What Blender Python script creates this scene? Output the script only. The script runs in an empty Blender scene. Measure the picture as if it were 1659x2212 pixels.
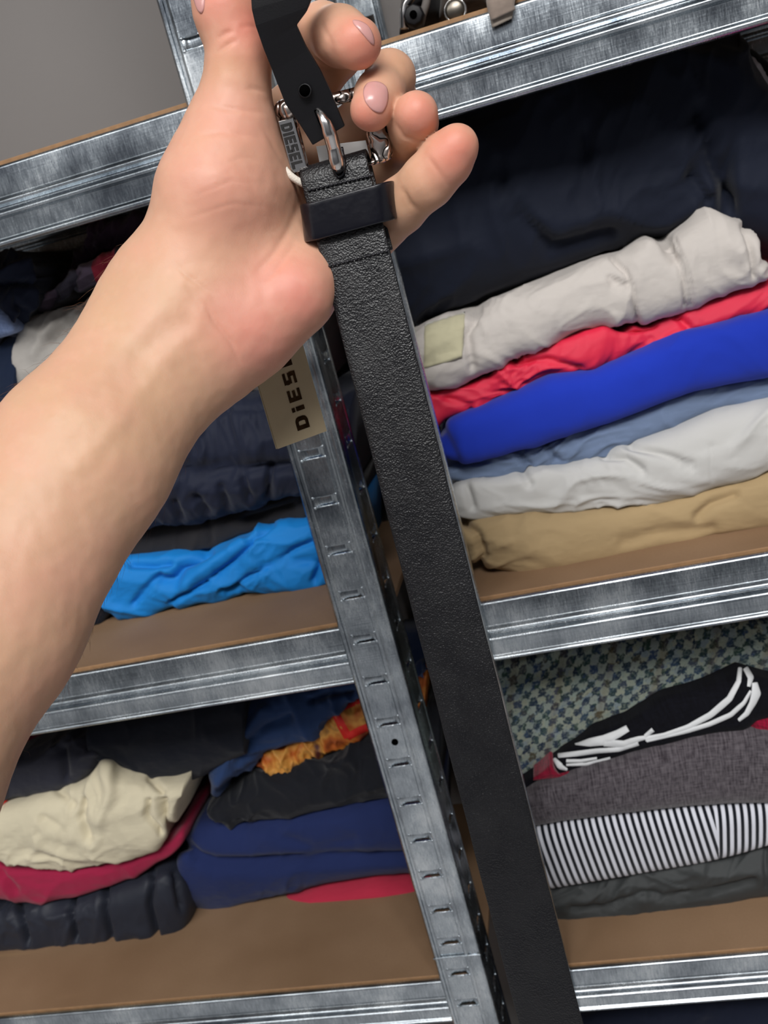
import bpy, bmesh, math, random
import numpy as np
from mathutils import Vector, Matrix, noise
from mathutils.bvhtree import BVHTree

# ------------------------------------------------------------------ camera
W, H = 1659, 2212
SC = bpy.context.scene
COL = SC.collection
CZ = 1.45                                   # eye height above the floor
def solve_camera(vx=(-8050, 2890), vz=(2692, 8123)):
    c = np.array([W / 2, H / 2]); a = np.array(vx) - c; b = np.array(vz) - c
    f = math.sqrt(-(a @ b))
    dx = np.array([a[0], -a[1], -f]); dx /= -np.linalg.norm(dx)
    dz = np.array([b[0], -b[1], -f]); dz /= -np.linalg.norm(dz)
    return f, np.array([dx, np.cross(dz, dx), dz])
F, R = solve_camera()
cam_d = bpy.data.cameras.new('camera'); cam = bpy.data.objects.new('camera', cam_d); COL.objects.link(cam)
cam.matrix_world = Matrix.Translation((0, 0, CZ)) @ Matrix([list(r) for r in R]).to_4x4()
cam_d.sensor_fit = 'VERTICAL'; cam_d.sensor_height = 36.0; cam_d.lens = F / H * 36.0
cam_d.clip_start = 0.01
cam_d.dof.use_dof = True; cam_d.dof.focus_distance = 0.42
cam_d.dof.aperture_fstop = (cam_d.lens / 1000) / 0.0016
SC.camera = cam
SC.cycles.max_bounces = 4; SC.cycles.adaptive_threshold = 0.03; SC.cycles.diffuse_bounces = 2; SC.cycles.glossy_bounces = 3; SC.cycles.caustics_reflective = False; SC.cycles.caustics_refractive = False

# ------------------------------------------------------------------ light
wd = bpy.data.worlds.new('world'); SC.world = wd; wd.use_nodes = True
bg = wd.node_tree.nodes['Background']
bg.inputs[0].default_value = (0.86, 0.92, 1.0, 1); bg.inputs[1].default_value = 0.05
def area(name, loc, rot, sx, sy, power, col):
    l = bpy.data.lights.new(name, 'AREA'); l.shape = 'RECTANGLE'; l.size = sx; l.size_y = sy
    l.energy = power; l.color = col
    o = bpy.data.objects.new(name, l); COL.objects.link(o); o.location = loc; o.rotation_euler = rot
    return o
area('ceiling_lamp', (0.22, -0.85, CZ + 1.42), (math.radians(42), 0, math.radians(8)), 1.2, 0.9, 38.0, (1.0, 0.985, 0.97))
area('added_rear_light', (-0.6, -1.45, 2.95), (0, 0, 0), 3.4, 0.7, 52.0, (1.0, 0.99, 0.97))  # added light, no seen source: brightens the floor and streaks the metal reflections
SC.view_settings.view_transform = 'Standard'; SC.view_settings.look = 'None'
SC.view_settings.exposure = 0.2; SC.view_settings.gamma = 1.0; SC.view_settings.use_curve_mapping = False

# ------------------------------------------------------------------ pixel <-> space helpers
def ray(px, py):
    return R @ np.array([px - W / 2, -(py - H / 2), -F])
def at(px, py, Y):                          # point of the line of sight on the vertical plane Y
    r = ray(px, py); p = r / r[1] * Y; p[2] += CZ; return p
def onz(px, py, z):                         # on the horizontal plane at z (relative to the eye)
    r = ray(px, py); p = r / r[2] * z; p[2] += CZ; return p
def atd(px, py, d):                         # at distance d along the optical axis
    p = ray(px, py) * (d / F); p[2] += CZ; return p
def proj(P):
    P = np.asarray(P, float) - np.array([0, 0, CZ]); c = P @ R
    return np.stack([c[:, 0] / -c[:, 2] * F + W / 2, H / 2 - c[:, 1] / -c[:, 2] * F], 1)
def polydist(Q, line):
    best = np.full(len(Q), 1e9)
    for a, b in zip(line[:-1], line[1:]):
        a = np.array(a, float); b = np.array(b, float); ab = b - a
        t = np.clip(((Q - a) @ ab) / max(ab @ ab, 1e-9), 0, 1)
        best = np.minimum(best, np.linalg.norm(Q - (a + t[:, None] * ab), axis=1))
    return best
def polytaper(Q, line):
    """distance to a line and a weight fading towards the line's two ends"""
    best = np.full(len(Q), 1e9); w = np.zeros(len(Q)); n = len(line) - 1
    for k, (a, b) in enumerate(zip(line[:-1], line[1:])):
        a = np.array(a, float); b = np.array(b, float); ab = b - a
        t = np.clip(((Q - a) @ ab) / max(ab @ ab, 1e-9), 0, 1); d = np.linalg.norm(Q - (a + t[:, None] * ab), axis=1); m = d < best
        best = np.where(m, d, best); w = np.where(m, np.sin(np.pi * np.clip((k + t) / n, 0, 1)), w)
    return best, w
def resample(pts, n):
    P = np.array(pts, float); s = np.r_[0, np.cumsum(np.linalg.norm(np.diff(P, axis=0), axis=1))]
    t = np.linspace(0, s[-1], n)
    out = np.stack([np.interp(t, s, P[:, k]) for k in range(P.shape[1])], 1)
    return out
def smooth1(A, k=2):
    for _ in range(k):
        B = A.copy(); B[1:-1] = (A[:-2] + 2 * A[1:-1] + A[2:]) / 4; A = B
    return A

# ------------------------------------------------------------------ object helpers
def link(o, parent=None):
    COL.objects.link(o)
    if parent is not None: o.parent = parent
    return o
def mesh_obj(name, V, Fc, mat, parent=None, smooth=True, uv=None, loc=None):
    me = bpy.data.meshes.new(name); me.from_pydata([tuple(map(float, v)) for v in V], [], [tuple(map(int, f)) for f in Fc]); me.update()
    if mat: me.materials.append(mat)
    if smooth: me.polygons.foreach_set('use_smooth', [True] * len(me.polygons))
    if uv is not None:
        l = me.uv_layers.new(name='UVMap'); vi = np.zeros(len(me.loops), np.int32); me.loops.foreach_get('vertex_index', vi)
        l.data.foreach_set('uv', np.asarray(uv, np.float32)[vi].ravel())
    bm = bmesh.new(); bm.from_mesh(me); bmesh.ops.recalc_face_normals(bm, faces=bm.faces); bm.to_mesh(me); bm.free()
    return link(bpy.data.objects.new(name, me), parent)
def empty(name, loc=(0, 0, 0)):
    o = bpy.data.objects.new(name, None); o.empty_display_size = 0.02; COL.objects.link(o); return o
def tag(o, label, cat, group=None):
    o['label'] = label; o['category'] = cat
    if group: o['group'] = group
    return o
def struct(o, label=None):
    o['kind'] = 'structure'
    if label: o['label'] = label
    return o
def box(x0, x1, y0, y1, z0, z1):
    V = [(x, y, z) for x in (x0, x1) for y in (y0, y1) for z in (z0, z1)]
    return V, [(0, 1, 3, 2), (4, 6, 7, 5), (0, 4, 5, 1), (2, 3, 7, 6), (0, 2, 6, 4), (1, 5, 7, 3)]
def join(parts):
    V, Fc = [], []
    for v, f in parts:
        n = len(V); V += [tuple(p) for p in v]; Fc += [tuple(i + n for i in q) for q in f]
    return V, Fc
def grid_faces(nu, nv, wrap_v=False):
    out = []
    for i in range(nu - 1):
        for j in range(nv if wrap_v else nv - 1):
            k = (j + 1) % nv; out.append((i * nv + j, i * nv + k, (i + 1) * nv + k, (i + 1) * nv + j))
    return out
def tube(pts, rad, n=10, cap=True):
    P = [Vector(p) for p in pts]; V = []; up = Vector((0.13, 0.3, 0.94))
    for i, p in enumerate(P):
        d = (P[min(i + 1, len(P) - 1)] - P[max(i - 1, 0)]).normalized()
        a = d.cross(up)
        if a.length < 1e-4: a = d.cross(Vector((1, 0, 0)))
        a.normalize(); b = d.cross(a)
        r = rad[i] if hasattr(rad, '__len__') else rad
        for k in range(n):
            t = 2 * math.pi * k / n; V.append(p + (a * math.cos(t) + b * math.sin(t)) * r)
    Fc = grid_faces(len(P), n, True)
    if cap: Fc += [tuple(range(n - 1, -1, -1)), tuple(range((len(P) - 1) * n, len(P) * n))]
    return V, Fc
def bevel(o, w, seg=2):
    m = o.modifiers.new('bevel', 'BEVEL'); m.width = w; m.segments = seg; m.limit_method = 'ANGLE'; m.angle_limit = math.radians(40)
    return o

# ------------------------------------------------------------------ materials
def lin(h):
    h = h.lstrip('#'); c = [int(h[i:i + 2], 16) / 255 for i in (0, 2, 4)]
    return tuple(x / 12.92 if x <= 0.04045 else ((x + 0.055) / 1.055) ** 2.4 for x in c) + (1,)
class NT:
    def __init__(s, name):
        s.m = bpy.data.materials.new(name); s.m.use_nodes = True; s.t = s.m.node_tree; s.b = s.t.nodes['Principled BSDF']
    def n(s, typ, **kw):
        o = s.t.nodes.new(typ)
        for k, v in kw.items():
            if k in o.inputs: o.inputs[k].default_value = v
            else: setattr(o, k, v)
        return o
    def l(s, a, b): s.t.links.new(a, b)
    def coord(s, kind='Object', scale=(1, 1, 1), rot=(0, 0, 0)):
        c = s.n('ShaderNodeTexCoord'); m = s.n('ShaderNodeMapping'); m.inputs['Scale'].default_value = scale; m.inputs['Rotation'].default_value = rot
        s.l(c.outputs[kind], m.inputs[0]); return m.outputs[0]
    def noise(s, vec, scale, detail=3, rough=.55):
        o = s.n('ShaderNodeTexNoise', Scale=scale, Detail=min(detail, 2.5), Roughness=rough); s.l(vec, o.inputs['Vector']); return o.outputs['Fac']
    def ramp(s, fac, stops):
        r = s.n('ShaderNodeValToRGB'); e = r.color_ramp.elements
        while len(e) < len(stops): e.new(0.5)
        for k, (p, c) in enumerate(stops): e[k].position = p; e[k].color = c if len(c) == 4 else tuple(c) + (1,)
        s.l(fac, r.inputs[0]); return r.outputs[0]
    def mix(s, fac, a, b, mode='MIX'):
        o = s.n('ShaderNodeMix', data_type='RGBA', blend_type=mode)
        for v, k in ((fac, 0), (a, 6), (b, 7)):
            if hasattr(v, 'is_output'): s.l(v, o.inputs[k])
            else: o.inputs[k].default_value = v
        return o.outputs[2]
    def math(s, op, a, b=0.0):
        o = s.n('ShaderNodeMath', operation=op)
        for v, k in ((a, 0), (b, 1)):
            if hasattr(v, 'is_output'): s.l(v, o.inputs[k])
            else: o.inputs[k].default_value = v
        return o.outputs[0]
    def bump(s, h, strength, dist, prev=None):
        o = s.n('ShaderNodeBump'); o.inputs['Strength'].default_value = strength; o.inputs['Distance'].default_value = dist
        s.l(h, o.inputs['Height'])
        if prev is not None: s.l(prev, o.inputs['Normal'])
        s.l(o.outputs[0], s.b.inputs['Normal']); return o.outputs[0]
    def set(s, **kw):
        for k, v in kw.items():
            k = k.replace('_', ' ')
            if hasattr(v, 'is_output'): s.l(v, s.b.inputs[k])
            else: s.b.inputs[k].default_value = v
        return s
_fab = {}
def fabric(name, hexc, var=0.25, weave=900, rough=0.85, sheen=0.15, bump=0.25, spec=0.2, blotch=9, wrk=0.30):
    if name in _fab: return _fab[name]
    t = NT(name); c = lin(hexc); uv = t.coord('UV'); ob = t.coord('Object')
    dark = tuple(x * (1 - var) for x in c[:3]) + (1,); lite = tuple(min(1, x * (1 + var)) for x in c[:3]) + (1,)
    col = t.ramp(t.noise(ob, blotch, 4), [(0.3, dark), (0.7, lite)])
    w1 = t.n('ShaderNodeTexWave', Scale=weave, Distortion=0.6, wave_type='BANDS', bands_direction='X'); t.l(uv, w1.inputs[0])
    w2 = t.n('ShaderNodeTexWave', Scale=weave, Distortion=0.6, wave_type='BANDS', bands_direction='Y'); t.l(uv, w2.inputs[0])
    h = t.math('ADD', w1.outputs['Fac'], w2.outputs['Fac'])
    col = t.mix(t.math('MULTIPLY', t.noise(ob, 220, 3), 0.35), col, dark)
    t.set(Base_Color=col, Roughness=rough, Sheen_Weight=sheen, Specular_IOR_Level=spec)
    b = t.bump(t.noise(t.coord('Object', (1, 1, 1.6)), 38, 6, .6), wrk, 0.006)
    t.bump(h, bump, 0.0004, b)
    _fab[name] = t.m; return t.m

def mat_metal():
    t = NT('galvanised_steel'); ob = t.coord('Object'); st = t.coord('Object', (1500, 1500, 130)); sx = t.coord('Object', (14, 60, 900))
    big = t.noise(ob, 22, 4); fine = t.noise(st, 1, 2); lng = t.noise(sx, 1, 2); spk = t.noise(ob, 900, 2)
    mixn = t.math('ADD', t.math('MULTIPLY', big, 0.55), t.math('ADD', t.math('MULTIPLY', fine, 0.3), t.math('MULTIPLY', spk, 0.15)))
    col = t.ramp(mixn, [(0.36, lin('#7d848c')), (0.52, lin('#b8c0c6')), (0.66, lin('#e6ebee'))])
    ro = t.ramp(mixn, [(0.35, (0.14,) * 3), (0.65, (0.34,) * 3)])
    t.set(Base_Color=col, Metallic=1.0, Roughness=ro)
    b = t.bump(fine, 0.10, 0.0006); t.bump(t.math('ADD', lng, big), 0.06, 0.001, b)
    return t.m
def mat_plain(name, hexc, rough=0.5, metallic=0.0, spec=0.5, var=0.0, scale=40, bump=0.0, bscale=300, bdist=0.0005):
    t = NT(name); c = lin(hexc); ob = t.coord('Object')
    d = tuple(x * (1 - var) for x in c[:3]) + (1,); l = tuple(min(1, x * (1 + var)) for x in c[:3]) + (1,)
    t.set(Base_Color=t.ramp(t.noise(ob, scale, 4), [(0.3, d), (0.7, l)]), Roughness=rough, Metallic=metallic, Specular_IOR_Level=spec)
    if bump: t.bump(t.noise(ob, bscale, 4), bump, bdist)
    return t.m
def mat_mdf():
    t = NT('brown_fibreboard'); ob = t.coord('Object')
    col = t.ramp(t.noise(ob, 9, 5), [(0.3, lin('#8a6d52')), (0.72, lin('#a08266'))])
    col = t.mix(t.math('MULTIPLY', t.noise(ob, 700, 2), 0.45), col, lin('#765c46'))
    scr = t.noise(t.coord('Object', (3, 40, 1), (0, 0, 0.9)), 1, 3)
    col = t.mix(t.ramp(scr, [(0.66, (0, 0, 0)), (0.74, (0.35,) * 3)]), col, lin('#a88864'))
    t.set(Base_Color=col, Roughness=0.62, Specular_IOR_Level=0.3)
    t.bump(t.noise(ob, 900, 2), 0.15, 0.0003); return t.m
def mat_leather(name, hexc, rough, bscale=700, strength=0.5, dist=0.0006):
    t = NT(name); ob = t.coord('Object')
    v = t.n('ShaderNodeTexVoronoi', Scale=bscale, feature='F1'); t.l(ob, v.inputs['Vector'])
    n1 = t.noise(ob, bscale * 0.45, 5, .65); h = t.math('ADD', t.math('MULTIPLY', v.outputs['Distance'], 0.6), n1)
    t.set(Base_Color=lin(hexc), Roughness=t.ramp(t.noise(ob, 60, 3), [(0.3, (rough - .06,) * 3), (0.7, (rough + .08,) * 3)]), Specular_IOR_Level=0.5)
    t.bump(h, strength, dist); return t.m
def mat_skin():
    t = NT('skin'); ob = t.coord('Object')
    a = t.n('ShaderNodeAttribute', attribute_name='Col'); base = a.outputs['Color']
    col = t.mix(t.ramp(t.noise(ob, 34, 5), [(0.38, (0, 0, 0)), (0.68, (0.42,) * 3)]), base, lin('#d39a86'))
    col = t.mix(t.ramp(t.noise(ob, 110, 3), [(0.5, (0, 0, 0)), (0.8, (0.22,) * 3)]), col, lin('#e0b59c'))
    v = t.n('ShaderNodeTexVoronoi', Scale=950, feature='DISTANCE_TO_EDGE'); t.l(ob, v.inputs['Vector'])
    t.set(Base_Color=col, Roughness=0.48, Specular_IOR_Level=0.35, Subsurface_Weight=0.25, Subsurface_Scale=0.006)
    t.b.inputs['Subsurface Radius'].default_value = (1.0, 0.35, 0.2)
    b = t.bump(v.outputs['Distance'], 0.10, 0.0003); t.bump(t.noise(ob, 260, 4), 0.14, 0.0008, b)
    return t.m
METAL = mat_metal(); MDF = mat_mdf(); SKIN = mat_skin()
MDF_EDGE = mat_plain('fibreboard_edge', '#9c7753', 0.7, var=0.12, scale=200)
LEATHER = mat_leather('black_grained_leather', '#0a0a0e', 0.38, 1200, 0.5, 0.0006)
LEATHER_SM = mat_leather('black_smooth_leather', '#0b0b14', 0.24, 420, 0.22, 0.0004)
RUBBER = mat_plain('black_matt_plastic', '#0b0b0f', 0.5, spec=0.3, bump=0.1, bscale=1500)
CHROME = mat_plain('polished_nickel', '#c9c6c4', 0.16, 1.0)
PEWTER = None
def mat_pewter():
    t = NT('engraved_pewter'); ob = t.coord('Object')
    w = t.n('ShaderNodeTexWave', Scale=95, Distortion=10.0, Detail=1.0); w.inputs['Detail Scale'].default_value = 1.5; t.l(ob, w.inputs[0])
    t.set(Base_Color=t.ramp(w.outputs['Fac'], [(0.02, lin('#2a2422')), (0.10, lin('#cfc2ba'))]), Metallic=1.0, Roughness=0.24)
    t.bump(w.outputs['Fac'], 0.5, 0.0006); return t.m
PEWTER = mat_pewter()

# ------------------------------------------------------------------ the room
WALLM = mat_plain('grey_wall_paint', '#84807e', 0.8, var=0.06, scale=3, bump=0.08, bscale=500)
wall = mesh_obj('wall_back', *box(-3.0, 3.0, 1.035, 1.1, 0, 3.0), WALLM, smooth=False); struct(wall, 'plain grey painted wall behind the shelving')
FLOORM = mat_plain('floor_laminate', '#bcbcbe', 0.5, var=0.15, scale=6)
struct(mesh_obj('floor', *box(-3.0, 3.0, -3.5, 1.1, -0.05, 0), FLOORM, smooth=False), 'brown floor under the shelving')

ROOMW = mat_plain('white_wall_paint', '#bdbdbd', 0.8, var=0.03, scale=2)
struct(mesh_obj('wall_left', *box(-2.6, -2.5, -2.6, 1.1, 0, 3.0), ROOMW, smooth=False), 'white side wall of the room')
struct(mesh_obj('wall_right', *box(2.5, 2.6, -2.6, 1.1, 0, 3.0), ROOMW, smooth=False), 'white side wall of the room')
struct(mesh_obj('wall_front', *box(-2.6, 2.6, -2.1, -2.0, 0, 3.0), mat_plain('slate_wall_paint', '#7b7d82', 0.85, var=0.03, scale=2), smooth=False), 'grey wall behind the photographer')
struct(mesh_obj('ceiling', *box(-2.6, 2.6, -2.7, 1.1, 3.0, 3.1), ROOMW, smooth=False), 'white ceiling')
# ------------------------------------------------------------------ shelving units
YF = 0.70; YB = 1.00
LEVELS = [(0.132, 0.058), (-0.2935, 0.054), (-0.672, 0.0485), (-1.06, 0.05)]
SLOT_Z = [0.45, 0.41, 0.37, 0.33, 0.29, 0.25, 0.2095, 0.169, 0.129, 0.089, 0.049, 0.009, -0.031, -0.070, -0.1, -0.1398, -0.1801, -0.2227, -0.2635, -0.3044, -0.3443, -0.3851, -0.4261, -0.4663, -0.5056, -0.5449, -0.5836, -0.6207, -0.6569, -0.6933, -0.73, -0.77, -0.81]
SLOT_Z[14] = -0.1045
def beam_profile(h):
    # (depth towards the room, height fraction from the top)
    pts = []
    raw = [(0.020, 0.03), (0.004, 0.0), (0.0012, 0.012), (0.0, 0.05), (0.0002, 0.39)]
    for k in range(9):
        a = math.pi * k / 8; raw.append((-0.0040 * math.sin(a), 0.40 + 0.115 * k / 8))
    raw += [(0.0006, 0.525), (0.0006, 0.535)]
    for k in range(9):
        a = math.pi * k / 8; raw.append((-0.0040 * math.sin(a), 0.545 + 0.115 * k / 8))
    raw += [(0.0002, 0.67), (0.0002, 0.89)]
    for k in range(8):
        a = math.pi * k / 7; raw.append((-0.0028 * math.sin(a) + 0.001 * k / 7, 0.90 + 0.10 * k / 7))
    raw += [(0.006, 1.0), (0.012, 0.985)]
    return [(y, -h * z) for y, z in raw]
def make_beam(x0, x1, yf, ztop, h, parent, sign=1):
    pr = beam_profile(h); n = len(pr); V = []
    xs = np.linspace(x0, x1, 9)
    for x in xs: V += [(x, yf + sign * y, CZ + ztop + z) for y, z in pr]
    back = [(x, yf + sign * (y + 0.0012), CZ + ztop + z) for x in xs for y, z in pr]
    Fc = grid_faces(len(xs), n); o = mesh_obj('shelf_beam', V, Fc, METAL, parent)
    m = o.modifiers.new('thickness', 'SOLIDIFY'); m.thickness = 0.001; m.offset = -1 if sign > 0 else 1
    wn = o.modifiers.new('normals', 'WEIGHTED_NORMAL'); wn.weight = 100; wn.keep_sharp = True
    return o
# post cross-section: a = along the face from the free edge, b = depth behind the face
FACE = [(0.0030, 0.0055), (0.0008, 0.0050), (0.0, 0.0035), (0.0002, 0.0012), (0.0016, 0.0), (0.0032, 0.0003), (0.0038, 0.0012), (0.0046, 0.0003), (0.0062, 0.0002), (0.0072, 0.0016), (0.0090, 0.0018)]
FACE2 = [(0.0290, 0.0018), (0.0296, 0.0016), (0.0304, 0.0003), (0.0326, 0.0), (0.0338, 0.0012), (0.0352, 0.0014), (0.0364, 0.0004), (0.0400, 0.0004), (0.0424, 0.0010), (0.0438, 0.0028), (0.0440, 0.0060), (0.0432, 0.0080), (0.0432, 0.0100), (0.0440, 0.0120), (0.0440, 0.0180)]
SIDE2 = [(0.0440, 0.0380), (0.0440, 0.0400), (0.0428, 0.0412), (0.0440, 0.0426), (0.0444, 0.0450), (0.0436, 0.0470), (0.0420, 0.0468)]
SLOT_H = 0.0085
def make_slot_mesh():
    # bridge pushed in behind the sheet, open above and below, with domed ends
    n = 15; V = []; w = 0.0100
    for i in range(n):
        t = -1 + 2 * i / (n - 1); b = 0.0024 * (1 - max(0, (abs(t) - 0.45) / 0.55) ** 2 * (3 - 2 * max(0, (abs(t) - 0.45) / 0.55)))
        for zz in (-1, -0.6, 0.6, 1): V.append((t * w, b + (0.0004 if abs(zz) == 1 else 0), zz * SLOT_H / 2))
    Fc = grid_faces(n, 4); parts = [(V, Fc)]
    for s in (-1, 1):                       # rolled lips of the cut and the small beads at its corners
        parts.append(tube([(-w, -0.0001, s * SLOT_H / 2), (0, 0.0002, s * SLOT_H / 2), (w, -0.0001, s * SLOT_H / 2)], 0.0007, 6))
        for q in (-1, 1):
            c = (q * w, -0.0002, s * SLOT_H / 2)
            parts.append(tube([(c[0], c[1] + dz, c[2]) for dz in (-0.0009, -0.0006, 0.0003, 0.001)], [0.0004, 0.0012, 0.0015, 0.0011], 8))
    V, Fc = join(parts)
    me = bpy.data.meshes.new('slot'); me.from_pydata(V, [], Fc); me.materials.append(METAL)
    me.polygons.foreach_set('use_smooth', [True] * len(me.polygons)); me.update(); return me
SLOT_ME = make_slot_mesh()
def make_post(x_free, sgn, yf, ysgn, parent, z0=-1.45, z1=0.62, slots=True):
    # sgn=+1: free edge at left, corner at right
    zs = [z0]
    for z in sorted(SLOT_Z): zs += [z - SLOT_H / 2, z + SLOT_H / 2]
    zs.append(z1)
    prof = FACE + FACE2 + SIDE2; n = len(prof)
    hole_f = len(FACE) - 1; hole_s = len(FACE) + len(FACE2) - 1
    V = [(x_free + sgn * a, yf + ysgn * b, CZ + z) for z in zs for a, b in prof]; Fc = []
    for i in range(len(zs) - 1):
        slot_row = i % 2 == 1
        for j in range(n - 1):
            if slot_row and j in (hole_f, hole_s): continue
            Fc.append((i * n + j, i * n + j + 1, (i + 1) * n + j + 1, (i + 1) * n + j))
    o = mesh_obj('post', V, Fc, METAL, parent)
    m = o.modifiers.new('thickness', 'SOLIDIFY'); m.thickness = 0.0011; m.offset = 0
    es = o.modifiers.new('sharp', 'EDGE_SPLIT'); es.split_angle = math.radians(50)
    wn = o.modifiers.new('normals', 'WEIGHTED_NORMAL'); wn.weight = 100; wn.keep_sharp = True
    if slots:
        for z in SLOT_Z:
            if z < -0.76: continue
            for side in (0, 1):
                s = link(bpy.data.objects.new('slot', SLOT_ME), o)
                if side == 0:
                    s.location = (x_free + sgn * 0.0190, yf + ysgn * 0.0018, CZ + z)
                    if ysgn < 0: s.rotation_euler.z = math.pi
                else:
                    s.location = (x_free + sgn * 0.0440, yf + ysgn * 0.0280, CZ + z); s.rotation_euler.z = math.pi / 2 if sgn * ysgn > 0 else -math.pi / 2
                    if sgn < 0 and ysgn > 0: s.rotation_euler.z = -math.pi / 2
    return o
def unit(x0, x1, label):
    u = empty('shelving_unit'); tag(u, label, 'shelving unit', 'galvanised shelving units')
    inner_right = x1 < 0
    make_post(x1 - 0.044, 1, YF, 1, u, slots=inner_right); make_post(x0 + 0.044, -1, YF, 1, u, slots=not inner_right)
    make_post(x1 - 0.044, 1, YB, -1, u, slots=False); make_post(x0 + 0.044, -1, YB, -1, u, slots=False)
    for z, h in LEVELS:
        make_beam(x0 + 0.030, x1 - 0.030, YF + 0.0075, z, h, u); make_beam(x0 + 0.030, x1 - 0.030, YB - 0.0075, z, h, u, -1)
        b = mesh_obj('shelf_board', *box(x0 + 0.0025, x1 - 0.0025, YF + 0.0125, YB - 0.0125, CZ + z - 0.0025, CZ + z + 0.003), MDF, u, smooth=False)
        b.data.materials.append(MDF_EDGE); bevel(b, 0.0006, 1)
        for p in b.data.polygons:
            if abs(p.normal.y) > 0.9: p.material_index = 1
    return u
UL = unit(-1.10, -0.181, 'galvanised shelving unit on the left, its slotted post beside the belt')
UR = unit(-0.147, 0.80, 'galvanised shelving unit on the right, its corner post hidden by the belt')
# the sleeve joint and the round hole near the foot of the slotted post
HOLE = mat_plain('hole_shade_black', '#030303', 0.95, spec=0.0)  # glossless near-black that paints the shade inside holes onto solid pieces
left_post = UL.children[0]
c = at(853, 1603, YF + 0.0012)
def disc(c, r, n=20, dy=0.0006):
    V = [(c[0] + r * math.cos(2 * math.pi * k / n), c[1] - dy * s, c[2] + r * math.sin(2 * math.pi * k / n)) for s in (0, 1) for k in range(n)]
    return V, [tuple(range(n)), tuple(range(2 * n - 1, n - 1, -1))] + [(k, (k + 1) % n, n + (k + 1) % n, n + k) for k in range(n)]
mesh_obj('hole', *disc(c, 0.0030), HOLE, left_post)
zj = at(975, 2067, YF)[2]
xj0 = -0.225
jb = mesh_obj('sleeve_joint', *box(xj0 - 0.0008, xj0 + 0.0448, YF - 0.0010, YF + 0.0005, zj - 0.0008, zj + 0.0008), METAL, left_post); bevel(jb, 0.0004)

# ------------------------------------------------------------------ folded clothes
_rg = np.random.RandomState(5); _G = _rg.normal(size=(512, 3)); _G /= np.linalg.norm(_G, axis=1, keepdims=True); _PM = np.r_[_rg.permutation(512), _rg.permutation(512)]
def pn(P):
    P = np.asarray(P, float); I = np.floor(P).astype(int); f = P - I; u = f * f * f * (f * (f * 6 - 15) + 10); out = 0
    for dx in (0, 1):
        for dy in (0, 1):
            for dz in (0, 1):
                h = _PM[(_PM[(_PM[(I[..., 0] + dx) % 512] + I[..., 1] + dy) % 512] + I[..., 2] + dz) % 512]
                g = (_G[h] * (f - np.array([dx, dy, dz]))).sum(-1)
                out = out + g * (u[..., 0] if dx else 1 - u[..., 0]) * (u[..., 1] if dy else 1 - u[..., 1]) * (u[..., 2] if dz else 1 - u[..., 2])
    return out * 1.6
def nz(v, s=0): return noise.noise(Vector((v[0] + s * 7.3, v[1] - s * 3.1, v[2] + s * 1.7)))
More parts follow.
